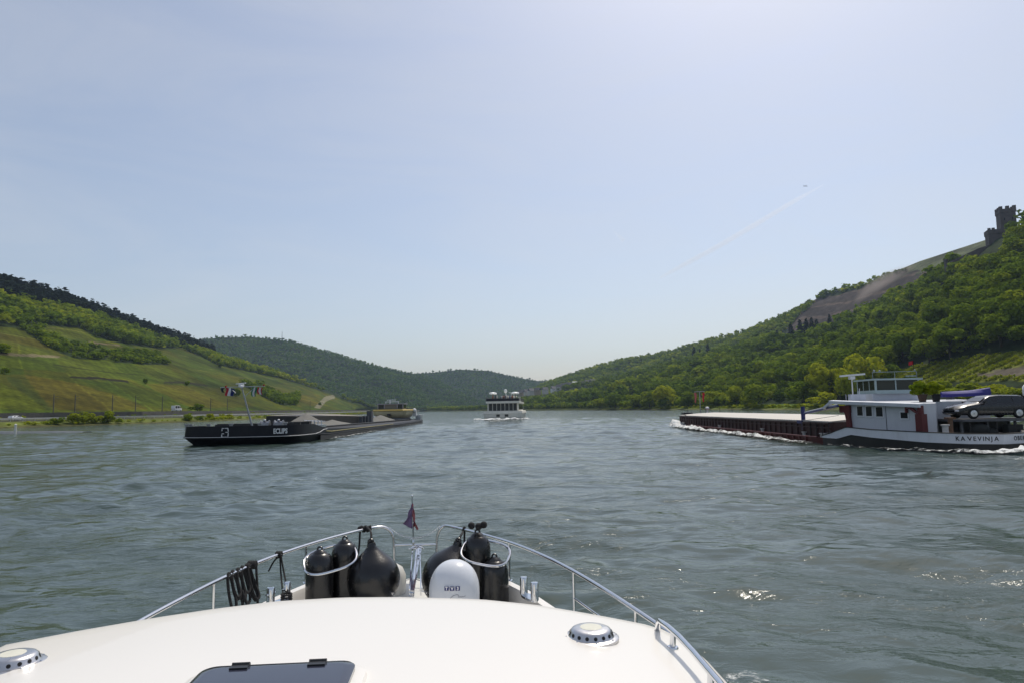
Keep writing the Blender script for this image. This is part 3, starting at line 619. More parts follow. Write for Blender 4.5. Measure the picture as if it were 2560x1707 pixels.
# ---- single trees and bushes, each a thing
BUSHP = [crown_np(300 + i, 800, 1.0, 0.95, 9, 0.075, 0.02) for i in range(4)]
def tinted(V, t, add): return V, np.clip(t + add, 0, 1.2)
def single(name, label, cat, p, top, wpx, tint, proto, group=None, trunk=True, material=LEAF):
    h = height_to(p, top); d = np.linalg.norm(np.array(p) - np.array(EYE)); wm = wpx / FPX * d
    V, t = tinted(*proto, tint); rw = (V[:, :2].max() - V[:, :2].min()); me = crown_mesh('crown', V, t, material)
    T_ = thing(name, label, cat, tuple(p), random.random() * 6, group)
    c = bpy.data.objects.new('crown', me); COL.objects.link(c); c.parent = T_; c.scale = (wm / rw, wm / rw, h)
    if trunk:
        k = bpy.data.objects.new('trunk', TRUNK); COL.objects.link(k); k.parent = T_; k.scale = (h * 0.9, h * 0.9, h)
    return T_
TR = [  # px, top, width px, tint, distance from shore, label
    (1665, 960, 70, 0.70, 6, 'yellow-green willow at the water, standing clear of the wood before the red barge bow'),
    (1624, 975, 58, 0.12, 8, 'olive bushy tree beside the yellow-green willow on the waterline'),
    (1585, 984, 52, 0.02, 7, 'low dull green tree two along from the yellow willow'),
    (1538, 978, 60, -0.12, 8, 'dark green waterside tree below the pale house'),
    (1500, 992, 46, 0.02, 6, 'small grey-green waterside tree near the white tower house'),
    (1722, 977, 64, -0.08, 9, 'round dark green tree behind the red barge bow flags'),
    (1790, 974, 70, 0.0, 10, 'broad mid-green tree between the bow flags and the blue derrick'),
    (1842, 963, 64, 0.06, 12, 'fresh green tree just beside the big brownish tree'),
    (1905, 957, 92, -0.02, 8, 'big brownish-green tree overhanging the water'),
    (1868, 990, 44, 0.14, 5, 'low light green bush under the big brownish tree'),
    (2010, 950, 84, 0.0, 14, 'leafy green tree above the blue derrick post'),
    (2072, 904, 92, 0.52, 22, 'tall yellow-green tree rising beside the barge radar'),
    (2058, 975, 74, 0.26, 8, 'lower yellow-green bush at the foot of the tall yellow tree'),
    (2168, 886, 96, 0.48, 30, 'rounded yellow-green tree at the corner of the vine slope'),
    (2128, 925, 66, 0.22, 18, 'yellowish tree directly behind the wheelhouse radar'),
    (2235, 955, 60, 0.1, 10, 'green bush behind the wheelhouse windows'),
    (2395, 945, 100, 0.04, 12, 'wide bluish-green bush behind the blue covered boat'),
    (2480, 957, 80, 0.24, 9, 'light green bush between the blue boat and the white dome'),
    (2545, 965, 70, 0.2, 9, 'light green bush behind the black car'),
]
for i, (px, top, wpx, ti, d, lb) in enumerate(TR):
    p = bank_point(off_right(d), 1.4 if d < 10 else 2.4, px); single('bank_tree', lb, 'tree', p, top, wpx, ti + 0.18, PROTO[900][i % 6] if i not in (9, 12, 15, 16, 17, 18) else BUSHP[i % 4], 'trees on the wooded shore')
LB = [
    (191, 1026, 46, 0.25, 4, 'bright green willow bush, biggest of the clump at the water'),
    (222, 1030, 34, 0.30, 4, 'lighter willow bush in the middle of the clump at the water'),
    (243, 1037, 34, 0.18, 4, 'lowest willow bush of the clump at the water'),
    (268, 1023, 34, 0.22, 4, 'tallest willow bush, at the end of the clump towards the barge'),
    (142, 1040, 30, 0.12, 4, 'small pale willow bush standing alone before the road'),
    (466, 1033, 30, 0.22, 5, 'yellowish bush on the bank just before the black barge bow'),
    (500, 1037, 26, 0.1, 5, 'small bush on the bank behind the black barge bow'),
    (527, 1031, 30, 0.2, 5, 'green bush on the bank under the left-hand flags'),
    (565, 1032, 34, 0.26, 5, 'bright bush on the bank below the barge mast'),
    (943, 1024, 20, 0.3, 5, 'bright green bush beside the yellow wheelhouse'),
]
for i, (px, top, wpx, ti, d, lb) in enumerate(LB):
    single('willow_bush', lb, 'bush', bank_point(off_left(d), 0.5, px), top, wpx, ti, BUSHP[i % 4], 'bushes on the vineyard bank', False)
single('round_bush', 'large dark round bush on the railway bank near the white van', 'bush', bank_point(off_left(41), 4.2, 491), 1006, 38, -0.05, BUSHP[0], None, False)
for px, py, top, wpx, lb in ((7, 884, 856, 40, 'green tree at the upper vineyard track'), (13, 934, 916, 16, 'small dark tree beside the lower vineyard track'), (362, 959, 944, 13, 'lone small dark tree in the middle of the vineyard slope'),
                             (467, 962, 951, 16, 'dark bush on the vineyard wall above the barge'), (552, 918, 903, 18, 'dark round tree at the end of the upper hedge'), (590, 990, 968, 22, 'dark tree on the slope behind the barge mast'), (800, 1012, 1004, 10, 'tiny dark tree near the pale vineyard track')):
    single('vineyard_tree', lb, 'tree', hit(hillL, px, py), top, wpx, -0.12, BUSHP[1], 'single trees in the vineyards')
CONP = [crown_mesh('crown', V, t, NEEDLE) for V, t in CON[400]]
for px, top, py in ((1943, 828, 848), (1979, 808, 846), (2001, 800, 838), (2016, 797, 838), (2030, 796, 832), (2044, 800, 834), (2075, 788, 815), (1734, 870, 895), (1746, 874, 893), (1764, 862, 882)):
    p = hit(hillR, px, py); h = max(13, height_to(p, top - 6)); T_ = thing('conifer', 'dark conifer standing out of the light green castle hill wood', 'conifer', tuple(p - np.array([0, 0, 1.0])), random.random() * 6, 'dark conifers in the castle hill wood')
    c = bpy.data.objects.new('crown', CONP[random.randrange(4)]); COL.objects.link(c); c.parent = T_; c.scale = (h * 1.5, h * 1.5, h)
    k = bpy.data.objects.new('trunk', TRUNK); COL.objects.link(k); k.parent = T_; k.scale = (h * 0.6, h * 0.6, h)

# ================================================================== BUILDINGS AND BANK FURNITURE
STONE = mat('castle_stone', (0.10, 0.082, 0.08), 0.95, var=0.4, scale=0.25, bump=0.6, bscale=1.2)
def castle():
    c = hit(hillR, 2500, 585); c = np.array(at_y(2518, 578, 500.0))
    T_ = thing('castle', 'ruined stone castle with battlemented tower high on the wooded hill', 'castle', tuple(c), -0.35)
    k = MB(); L = lambda w, z: [(-w / 2, -w / 2, z), (w / 2, -w / 2, z), (w / 2, w / 2, z), (-w / 2, w / 2, z)]
    k.loft([L(10.4, -22), L(9.8, 12.6), L(10.6, 13.2), L(10.6, 15.4)], cap0=True, cap1=True)
    kp = k.build('keep', STONE, T_)
    for x, y in ((-1, -1), (0, -1), (1, -1), (-1, 0), (1, 0), (-1, 1), (0, 1), (1, 1)): MB().box((x * 4.25, y * 4.25, 16.6), (2.1, 2.1, 2.5)).build('merlon', STONE, kp)
    s = MB();
    for x, z in ((-2.5, 8), (2.5, 8), (0, 2)): s.box((x, -5.0, z), (0.7, 0.5, 2.0))
    s.build('arrow_slit', mat('dark_opening', (0.01, 0.01, 0.012), 0.9), kp)
    b = MB(); b.loft([[(x * f - 8.4, y * f * 0.9 - 1, z) for x, y in ((-5, -4.5), (5.5, -4.5), (5.5, 5), (-5, 5))] for f, z in ((0.94, -22), (1.0, -3), (1.08, -2), (1.08, 1.0))], cap0=True, cap1=True)
    b.box((-3.2, 0, 1.5), (3.4, 7.5, 5.6)); b.build('bastion', STONE, T_)
    b2 = MB()
    for k_ in range(2): b2.box((-12.6 + 2.6 * k_, -4.7, 1.6), (1.9, 1.0, 1.4))
    b2.build('merlon', STONE, T_)
    wv = MB(); pts = [(-10, -4, -9.5), (-20, -3, -12), (-30, 2, -16), (-39, 6, -19.5)]
    for (x0, y0, z0), (x1, y1, z1) in zip(pts, pts[1:]):
        wv.loft([[(x0, y0 - .7, z0 - 9), (x0, y0 + .7, z0 - 9), (x0, y0 + .7, z0), (x0, y0 - .7, z0)], [(x1, y1 - .7, z1 - 9), (x1, y1 + .7, z1 - 9), (x1, y1 + .7, z1), (x1, y1 - .7, z1)]], cap0=True, cap1=True)
    wv.build('curtain_wall', STONE, T_)
    tt = MB(); tt.lathe([(1.4, -28), (1.3, -18.5), (1.6, -18.3), (1.6, -17.2)], (-39.5, 6.5, 0), 12)
    for a in range(5): tt.box((-39.5 + 1.2 * math.cos(a * 1.257), 6.5 + 1.2 * math.sin(a * 1.257), -16.9), (0.6, 0.6, 0.8), a * 1.257)
    tt.build('turret', STONE, T_)
castle()
# village houses on the far slope
WALLS = [mat('house_plaster', (0.55, 0.53, 0.48), 0.9, var=0.15, scale=1.0), mat('house_ochre', (0.34, 0.27, 0.19), 0.9, var=0.15, scale=1.0)]
SLATE = mat('roof_slate', (0.055, 0.055, 0.068), 0.7, var=0.3, scale=1.5); PALE = mat('roof_pale', (0.6, 0.6, 0.6), 0.5, var=0.1)
GLASS = mat('window_glass', (0.018, 0.022, 0.026), 0.12, var=0.0)
def house(px, py, Y, w, d, h, label, wallm, roofm, rz, group='houses of the hillside village', tower=False):
    p = at_y(px, py, Y); T_ = thing('house', label, 'house', tuple(p), rz, group)
    MB().box((0, 0, h / 2 - 2), (w, d, h + 4)).build('wall', wallm, T_)
    rh = 0.55 * d if not tower else 0.9 * d
    r = MB().loft([[(x, -d / 2 - .4, h - 0.1), (x, d / 2 + .4, h - 0.1), (x, 0, h + rh)] for x in (-w / 2 - .4, w / 2 + .4)], cap0=True, cap1=True).build('roof', roofm, T_)
    MB().box((w * 0.2, d * 0.1, h + rh * 0.9), (0.7, 0.7, 1.8)).build('chimney', WALLS[1], r)
    for k in range(3): MB().box((-w / 3 + k * w / 3, -d / 2 - 0.03, h * 0.6), (1.0, 0.1, 1.3)).build('window', GLASS, T_)
rs = np.random.RandomState(91)
for i, (px, py, Y) in enumerate(((1302, 986, 1370), (1316, 984, 1350), (1328, 982, 1340), (1344, 981, 1320), (1363, 979, 1300), (1399, 972, 1270), (1411, 970, 1260), (1421, 968, 1250), (1430, 967, 1245), (1447, 966, 1235), (1458, 965, 1230), (1470, 962, 1225), (1482, 960, 1220))):
    house(px, py, Y, 9 + 3 * rs.rand(), 8, 4.5 + rs.rand() * 1.5, 'small slate-roofed house in the village on the far slope', WALLS[i % 3 == 0], SLATE, rs.rand() * 1.2 - 0.6)
house(1384, 978, 1285, 9, 8, 6, 'white-walled house in the village, set lower than its slate-roofed neighbours', mat('white_wall', (0.8, 0.79, 0.76), 0.8, var=0.05), SLATE, 0.4)
house(1437, 965, 1240, 9, 8, 4.6, 'village house with a bright pale roof', WALLS[0], PALE, 0.3)
house(1446, 1003, 1060, 7, 6, 7.5, 'narrow white tower-like house among trees near the shore', MATS['white_wall'], PALE, 0.2, None, True)
house(1579, 974, 900, 9, 7, 5.5, 'pale house alone in the wood above the dark shore trees', mat('cream_wall', (0.62, 0.55, 0.47), 0.85, var=0.2, scale=1.0), PALE, 0.1, None)
# transmission mast on the far hill
p = at_y(705, 846, 2010); tm = MB().tube([(0, 0, -8), (0, 0, 22)], [0.9, 0.3], 6)
for z in (6, 12, 17): tm.box((0, 0, z), (2.6, 0.5, 0.6))
tag(tm.build('radio_mast', mat('grey_steel', (0.25, 0.26, 0.27), 0.6, 0.2), None), 'thin radio mast on the far hill ridge', 'mast').location = p
# railway wall, guard rails, catenary poles
WALLM = streaked('wall_masonry', (0.10, 0.095, 0.085), (0.035, 0.033, 0.03), 0.8, 0.95, (0.3, 0.3, 0.6))
def ribbon(d0, d1, z0, z1, a=0, b=160, step=1):
    L0, L1 = off_left(d0)[a:b:step], off_left(d1)[a:b:step]
    return [[(p[0], p[1], z0), (p[0], p[1], z1), (q[0], q[1], z1), (q[0], q[1], z0)] for p, q in zip(L0, L1)]
tag(MB().loft(ribbon(27.4, 28.1, 2.2, 4.35)).build('retaining_wall', WALLM), 'long dark masonry wall carrying the railway beneath the vineyards', 'retaining wall')
T_ = thing('guard_rail', 'pale steel guard rail along the riverside road', 'guard rail')
MB().loft(ribbon(11.3, 11.5, 2.35, 2.75)).build('rail', mat('galvanised', (0.5, 0.5, 0.5), 0.5, 0.3), T_)
m = MB()
for p in resample(off_left(11.6), 330): m.box((p[0], p[1], 2.1), (0.15, 0.15, 0.9))
tag(m.build('support', MATS['galvanised'], T_), kind='stuff')
tag(MB().loft(ribbon(24.0, 24.3, 2.2, 2.75)).build('kerb_wall', mat('pale_concrete', (0.3, 0.29, 0.27), 0.9, var=0.3, scale=0.5)), 'low pale concrete wall behind the road', 'wall')
ORD = ['first', 'second', 'third', 'fourth', 'fifth', 'sixth', 'seventh', 'eighth', 'ninth']
for i, (px, top) in enumerate(((132, 1001), (186, 1000), (280, 1000), (338, 998), (405, 1000), (526, 993), (568, 1001), (775, 1000), (880, 1002))):
    p = bank_point(off_left(32), 4.3, px); h = max(6.5, height_to(p, top))
    T_ = thing('catenary_pole', f'thin railway catenary pole, {ORD[i]} counted from the willow clump end of the line', 'pole', tuple(p), 0.1, 'catenary poles along the railway')
    MB().tube([(0, 0, -0.3), (0, 0, h)], [0.17, 0.12], 6).build('mast', mat('pole_steel', (0.09, 0.09, 0.085), 0.7), T_)
    MB().tube([(0, 0, h * 0.9), (1.6, 0, h * 0.86)], 0.06, 5).tube([(0, 0, h * 0.72), (1.7, 0, h * 0.78)], 0.05, 5).build('bracket', MATS['pole_steel'], T_)
# ================================================================== VEHICLES
PAINT_B = mat('black_paint', (0.006, 0.006, 0.008), 0.25, var=0.05, coat=0.35); PAINT_W = mat('white_paint', (0.75, 0.76, 0.77), 0.25, var=0.05, coat=0.6)
TYRE = mat('tyre_rubber', (0.02, 0.02, 0.02), 0.9); ALLOY = mat('alloy', (0.55, 0.56, 0.58), 0.3, 1.0, var=0.1); LAMP = mat('lamp_glass', (0.6, 0.6, 0.62), 0.1, var=0.0); RED = mat('red_lens', (0.35, 0.01, 0.01), 0.2)
def car(name, label, cat, loc, rz, paint, st, L, gh, group=None):
    """st: stations (x, half width, sill z, belt z, roof z, roof half width); gh: list of side windows (x0 belt, x1 belt, x0 roof, x1 roof)"""
    T_ = thing(name, label, cat, loc, rz, group); loops = []
    for x, hw, z0, z1, z2, rw in st:
        loops.append([(x, -hw * .92, z0), (x, -hw, z0 + .18), (x, -hw, z1 - .12), (x, -hw * .965, z1), (x, -rw, z2 - .05), (x, -rw * .8, z2), (x, rw * .8, z2), (x, rw, z2 - .05), (x, hw * .965, z1), (x, hw, z1 - .12), (x, hw, z0 + .18), (x, hw * .92, z0)])
    MB().loft(loops, cap0=True, cap1=True).build('body', paint, T_, 'auto')
    def sec(x): 
        xs = [s[0] for s in st]; return [float(np.interp(x, xs, [s[k] for s in st])) for k in range(1, 6)]
    for s in (-1, 1):
        for a0, a1, b0, b1 in gh:
            g = MB(); q = []
            for x, top in ((a0, 0), (a1, 0), (b1, 1), (b0, 1)):
                hw, z0, z1, z2, rw = sec(x); f = 0.9 if top else 0.06
                q.append((x, s * ((hw * .965) * (1 - f) + rw * f + 0.008), z1 * (1 - f) + (z2 - .05) * f))
            g.add(q, [(0, 1, 2, 3)]).build('side_window', GLASS, T_)
        wx = MB(); hw = st[len(st) // 2][1]; wx.box((st[-1][0] * 0.32, s * (hw + .09), 1.02), (.12, .2, .14)); wx.build('mirror', paint, T_)
        h = MB(); h.ball((st[-1][0] - .16, s * st[-2][1] * .76, st[-1][3] - .06), (.2, .17, .09), 10, 6); h.build('headlight', LAMP, T_, True)
        MB().box((st[0][0] - .0, s * st[0][1] * .8, st[0][3] - .05), (.07, .22, .28)).build('tail_light', RED, T_)
        for x in (-L * .285, L * .3):
            W = MB(); RX = Matrix.Rotation(math.pi / 2, 3, 'X'); W.lathe([(.2, -.1), (.31, -.1), (.33, -.06), (.33, .06), (.31, .1), (.2, .1)], (x, s * (hw - .07), .33), 24, RX)
            w_ = W.build('wheel', TYRE, T_, 'auto'); R_ = MB(); R_.lathe([(.2, -.02), (.21, .105), (.2, .108)], (x, s * (hw - .07), .33), 20, RX if s < 0 else Matrix.Rotation(-math.pi / 2, 3, 'X'))
            for k in range(5): R_.box((x + .1 * math.cos(k * 1.2566), s * (hw + .036), .33 + .1 * math.sin(k * 1.2566)), (.19, .02, .045), 0, 0, -k * 1.2566)
            R_.build('rim', ALLOY, w_, 'auto')
    # windscreen and tail window from roof to belt
    f0, f1 = gh[-1][3], gh[-1][1]
    def screen(nm, xr, xb):
        q = []
        for x, top in ((xb, 0), (xr, 1)):
            hw, z0, z1, z2, rw = sec(x)
            for s in ((-1, 1) if not top else (1, -1)): q.append((x + (.02 if xb > xr else -.02), s * (rw * .86 if top else hw * .84), z2 + .012))
        MB().add(q, [(0, 1, 2, 3)]).build(nm, GLASS, T_)
    screen('windscreen', f0 + .12, f1 + .12); screen('tail_window', gh[0][2] - .1, gh[0][0] - .18)
    return T_
ESTATE = [(-2.42, .78, .42, .78, .86, .70), (-2.36, .86, .3, .92, 1.02, .70), (-2.15, .90, .24, .95, 1.34, .64), (-1.6, .92, .2, .95, 1.44, .66), (-.4, .92, .2, .93, 1.47, .68), (.25, .92, .2, .92, 1.42, .66), (.72, .92, .2, .92, 1.16, .70), (1.1, .91, .2, .90, .98, .74), (1.75, .89, .22, .80, .90, .72), (2.2, .84, .26, .66, .76, .68), (2.4, .70, .34, .56, .62, .56)]
ESTWIN = [(-1.98, -1.15, -1.75, -1.1), (-1.08, -.12, -1.03, -.12), (-.05, .78, -.05, .3)]
VAN = [(-2.6, .9, .4, 1.1, 2.2, .84), (-2.5, .95, .28, 1.2, 2.5, .86), (0.6, .96, .26, 1.2, 2.55, .86), (1.3, .96, .26, 1.2, 2.45, .82), (1.9, .95, .26, 1.15, 1.5, .8), (2.5, .9, .28, .95, 1.15, .72), (2.65, .75, .36, .7, .8, .6)]
VANWIN = [(-2.2, -1.0, -2.2, -1.0), (-.8, .4, -.8, .4), (.6, 1.7, .6, 1.25)]
p = bank_point(off_left(31), 4.3, 441); car('camper_van', 'white camper van parked on the railway embankment beside the round bush', 'van', tuple(p), 1.45, PAINT_W, VAN, 5.3, VANWIN)
p = bank_point(off_left(17), 2.0, 40); car('parked_car', 'small white car driving on the riverside road', 'car', tuple(p), 1.45, PAINT_W, ESTATE, 4.8, ESTWIN)
# channel marker on its low stone groyne
p = at_z(22, 1082, 0.0); rs = np.random.RandomState(5)
g = MB(); gl = []
for k in range(15):
    x = -26 + k * 3.0; hgt = 0.32 * math.sin(math.pi * min(1, (k + 0.4) / 14.8)) + 0.05
    gl.append([(x, -2.4 + rs.rand() * .4, -0.6), (x, -1.0, hgt * .8 + rs.rand() * .08), (x, 0, hgt + rs.rand() * .1), (x, 1.0, hgt * .8 + rs.rand() * .08), (x, 2.4 + rs.rand() * .4, -0.6)])
g.loft(gl, closed=False).build('groyne', mat('wet_stone', (0.11, 0.12, 0.13), 0.5, var=0.35, scale=0.8, bump=0.6, bscale=2), None, 'auto')
gr = bpy.data.objects['groyne']; gr.location = p; gr.rotation_euler = (0, 0, -0.12); tag(gr, 'low grey stone groyne just breaking the surface by the vineyard bank', 'groyne')
pm = at_z(38, 1080, 0.25); T_ = thing('channel_marker', 'white channel marker post on the low stone groyne', 'marker', tuple(pm))
MB().tube([(0, 0, -0.5), (0, 0, 1.35)], [.17, .2], 8).build('post', mat('white_steel', (.7, .69, .64), .5, var=.1), T_)
MB().lathe([(.2, 1.34), (.24, 1.42), (.02, 1.55)], (0, 0, 0), 8).build('topmark', MATS['white_steel'], T_)

# ================================================================== BLACK BARGE COMING TOWARDS US
BLK = streaked('black_hull', (0.008, 0.009, 0.013), (0.020, 0.018, 0.018), 0.5, 0.5, spec=.2); BLK2 = streaked('grey_side', (0.026, 0.026, 0.028), (0.06, 0.052, 0.045), 0.8, 0.6)
WHT = mat('white_letter', (.72, .72, .72), .6, var=.06); DECKG = streaked('deck_grey', (0.085, 0.09, 0.10), (0.045, 0.04, 0.035), .7, .7); STEEL = mat('bright_steel', (.62, .63, .65), .28, 1.0, var=.15)
GRAVEL = mat('gravel', (0.15, 0.145, 0.13), 1.0, var=.25, scale=3.0, bump=1.0, bscale=9.0); TAN = streaked('tan_cover', (.22, .20, .17), (.10, .09, .08), .7, .8); DARK = streaked('dark_steel', (.022, .021, .020), (.05, .04, .03), .6, .6)
CREAM = streaked('cream_paint', (.52, .46, .29), (.36, .31, .19), .5, .5); YEL = mat('yellow_paint', (.50, .36, .09), .5, var=.1)
BG = thing('cargo_barge', 'long black barge loaded with gravel, bow towards us, with flags on its mast', 'barge', (-26.3, 64.4, 0), math.radians(0.5))
HB, BL = 5.85, 102.0
def bplan(ins, z, rake=0.0):
    """half plan from bow centre to stern centre, mirrored"""
    hb = HB - ins; pr = [(0.0, 0.0), (2.2, .12), (3.9, .55), (4.9, 1.1), (5.45, 2.0), (5.75, 3.6), (5.85, 6.5), (5.85, 12), (5.85, 40), (5.85, 80), (5.85, 97), (5.3, 101), (3.5, 102.2), (0, 102.4)]
    out = [(x / 5.85 * hb, y + ins * 0.9 + rake * max(0, 1 - y / 9.0)) for x, y in pr]
    return out
def bz(y, bow, mid, stern): return float(np.interp(y, [0, 7.5, 11, 13, 60, 90, 102], [bow, bow - .05, bow - .25, mid, mid - .15, mid - .05, stern]))
def bloop(ins, bow, mid, stern, rake=0.0):
    h = bplan(ins, 0, rake); R_ = [(x, y, bz(y, bow, mid, stern)) for x, y in h]; return R_ + [(-x, y, z) for x, y, z in R_[-2:0:-1]]
m = MB().loft([bloop(.7, -.6, -.6, -.6, 2.2), bloop(.28, .25, .12, .12, .6), bloop(.06, .68, .42, .42), bloop(-.06, .72, .48, .48), bloop(-.06, .82, .58, .58), bloop(.02, .86, .62, .62), bloop(.1, 1.82, .78, .85), bloop(.22, 1.82, .78, .85), bloop(.24, 1.5, .72, .72)], cap1=True)
hull = m.build('hull', BLK, BG, 'auto')
# paler worn flank behind the bow shoulder
def side_strip(x, y0, y1, z0f, z1f, n=30):
    ys = np.linspace(y0, y1, n); return [[(x - .03, y, z0f(y)), (x, y, z0f(y)), (x, y, z1f(y)), (x - .03, y, z1f(y))] for y in ys]
m = MB()
for s in (-1, 1): m.loft([[(s * a, b, c) for a, b, c in L_] for L_ in side_strip(HB + .075, 8.5, 96, lambda y: .02, lambda y: bz(y, .7, .5, .5) - .03)], cap0=True, cap1=True)
m.build('flank_plate', BLK2, BG)
def strake(mat_, y0, y1, zf, th, nm, off=.09):
    m = MB()
    for s in (-1, 1):
        ys = np.linspace(y0, y1, 40); m.tube([(s * (HB + off), y, zf(y)) for y in ys], th, 5)
    return m.build(nm, mat_, BG)
# white line around the bow: knuckle line
h = bplan(-.075, 0); pts = [(-x, y - .02, .78) for x, y in h[6::-1]] + [(x, y - .02, .78) for x, y in h[1:7]]
m = MB().tube(pts, .022, 5); m.tube([(HB + .08, 6.5, .78), (HB + .1, 8.2, .9), (HB + .1, 9.6, 1.12), (HB + .1, 11, 1.15)], .032, 5)
m.build('white_strake', WHT, BG)
strake(mat('worn_yellow', (.36, .31, .13), .6, var=.4, scale=1.5), 11, 55, lambda y: bz(y, 1.15, .8, .8) + .02, .045, 'gunwale_line', .02)
# side decks, coaming with stiffeners, hold floor
cz = lambda y: float(np.interp(y, [13, 60, 84], [1.42, 1.25, 1.22]))
m = MB()
for s in (-1, 1):
    ys = np.linspace(13, 84, 24); m.loft([[(s * 4.75, y, .6), (s * 4.9, y, .6), (s * 4.9, y, cz(y) - .12), (s * 5.0, y, cz(y) - .1), (s * 5.0, y, cz(y)), (s * 4.75, y, cz(y))] for y in ys], cap0=True, cap1=True)
    for k in range(58): m.box((s * 4.94, 14 + k * 1.2, .95), (.08, .2, .62))
for y in (13, 84): m.box((0, y, .95), (9.6, .15, .95))
m.build('hatch_coaming', DECKG, BG)
m = MB()
for s in (-1, 1): m.box((s * 4.915, 48.5, .93), (.03, 69, .5))
m.build('coaming_gap_shade', mat('gap_shade_black', (.006, .006, .006), .9), BG)  # flat black strip paints the shade of the gaps between the stiffeners
MB().box((0, 48.5, .82), (9.4, 71, .1)).build('hold_floor', DARK, BG)
# name, emblem
vs_, fs_ = text_geo('ECLIPS', .66, .02, .6, .012)
def on_bow(vs_, cx, cz_, nm, mt, off=.03):
    hp = bplan(.05, 0); xs = [-q[0] for q in hp[::-1]] + [q[0] for q in hp[1:]]; yy = [q[1] for q in hp[::-1]] + [q[1] for q in hp[1:]]
    xs, yy = xs[7:20], yy[7:20]
    out = []
    for v in vs_:
        x = cx + v.x; z = cz_ + v.y; out.append((x, float(np.interp(x, xs, yy)) - off - v.z, z))
    MB().add(out, fs_).build(nm, mt, BG)
on_bow(vs_, 4.2, 1.24, 'name_lettering', WHT)
m = MB(); e = []
for (a, b), (c, d) in (((.05, .4), (.28, .4)), ((.28, .4), (.33, .12)), ((.33, -.06), (.30, -.4)), ((.30, -.4), (.02, -.4)), ((.1, .03), (.3, .03)), ((-.25, .4), (-.08, .4)), ((-.25, -.1), (-.1, -.1)), ((-.28, -.4), (-.12, -.4)), ((-.26, .3), (-.27, .18)), ((-.28, -.2), (-.28, -.34))):
    l = math.hypot(c - a, d - b); an = math.atan2(d - b, c - a); m.box((-.75 + (a + c) / 2, .03, 1.22 + (b + d) / 2), (l + .06, .04, .07), 0, 0, -an)
m.build('bow_emblem', WHT, BG)
# bow gear: bollards, winches, mast
for x, y in ((-5.2, 1.9), (-4.6, 1.4), (-2.6, .75), (-.4, .6), (2.2, .8), (4.2, 2.2)):
    MB().lathe([(.16, 1.5), (.16, 1.95), (.24, 1.97), (.24, 2.05)], (x, y, 0), 12).build('bollard', mat('bollard_grey', (.33, .34, .34), .5, var=.2), BG, 'auto')
for x in (1.2, 2.6):
    w_ = MB(); w_.lathe([(.30, -.45), (.30, -.38), (.18, -.36), (.18, .36), (.30, .38), (.30, .45)], (x, 5.2, 1.95), 16, Matrix.Rotation(math.pi / 2, 3, 'Y')); w_.box((x, 5.2, 1.7), (.9, .8, .4)); w_.ball((x, 5.0, 2.2), .16)
    w_.build('anchor_winch', mat('winch_grey', (.36, .37, .40), .35, .6, var=.3), BG, 'auto')
m = MB(); m.box((-.2, 7.4, 1.70), (8.6, .4, .46)); m.box((2.4, 9.6, 1.75), (4.2, .7, .5)); m.box((-3.2, 9.4, 1.68), (4.0, 2.2, .3)); m.build('breakwater', DARK, BG)
m = MB()
for k in range(5): m.box((4.2 + .28 * k, 9.6 + .35 * k, 1.75), (.12, .12, .7))
m.tube([(3.9, 9.2, 2.1), (5.6, 11.4, 1.95)], .05, 6); m.box((4.9, 10.4, 1.5), (1.8, 1.6, .25)); m.build('deck_railing', STEEL, BG)
mb0, mt0 = Vector((-.25, 5.6, 1.6)), Vector((-.85, 4.2, 5.55))
m = MB().tube([mb0, mt0], [.10, .065], 10); m.tube([mt0 + Vector((-2.15, 0, .04)), mt0 + Vector((2.3, 0, .12))], .045, 6); m.tube([mt0 + Vector((-.6, 0, -.55)), mt0 + Vector((-1.2, 0, .02))], .035, 5); m.tube([mt0 + Vector((.3, 0, -.9)), mt0 + Vector((1.4, 0, .06))], .03, 5)
ms = m.build('mast', mat('mast_grey', (.42, .45, .47), .45, var=.12), BG, 'auto')
m = MB(); m.box(mt0 + Vector((-.1, 0, .42)), (1.0, .12, .1), 0, 0, -.08); m.box(mt0 + Vector((-.05, -.02, .2)), (.42, .4, .3)); m.ball(mt0 + Vector((.05, -.25, .08)), .17); m.build('radar', mat('radar_white', (.75, .75, .75), .4, var=.05), ms, 'auto')
m = MB(); m.box(mt0 + Vector((-1.6, 0, .12)), (.16, .16, .22)); m.box(mt0 + Vector((2.2, 0, .2)), (.14, .14, .16)); m.build('signal_lamp', RED, ms)
# wheelhouse aft
m = MB()
def yrect(hw, hl, z, y=89.5, r=.8): return [(x * hw - np.sign(x) * (r if i % 2 else 0), y + yy * hl - np.sign(yy) * (0 if i % 2 else r), z) for i, (x, yy) in enumerate([(-1, -1), (-1, -1), (1, -1), (1, -1), (1, 1), (1, 1), (-1, 1), (-1, 1)])]
def oct_(hw, y0, y1, z, r=.7): return [(-hw, y0 + r, z), (-hw + r, y0, z), (hw - r, y0, z), (hw, y0 + r, z), (hw, y1 - r, z), (hw - r, y1, z), (-hw + r, y1, z), (-hw, y1 - r, z)]
m.loft([oct_(2.2, 86.5, 98, 1.0), oct_(3.2, 85.6, 98, 1.6), oct_(3.5, 85.2, 98, 2.2), oct_(3.6, 85.1, 98, 2.9)], cap0=True, cap1=True); m.build('accommodation', CREAM, BG, 'auto')
m = MB().loft([oct_(3.66, 85.0, 98, 2.88), oct_(3.7, 84.9, 98, 3.0), oct_(3.6, 85.1, 97.5, 3.28)], cap0=True, cap1=True); m.build('upper_band', YEL, BG, 'auto')
MB().box((0, 85.05, 2.1), (.7, .9, .5)).build('front_hatch', DARK, BG)
wh = MB().loft([oct_(2.7, 87, 92, 3.25), oct_(2.8, 86.7, 92, 3.4)], cap0=True, cap1=True).box((0, 89.4, 4.45), (6.0, 5.6, .14)); 
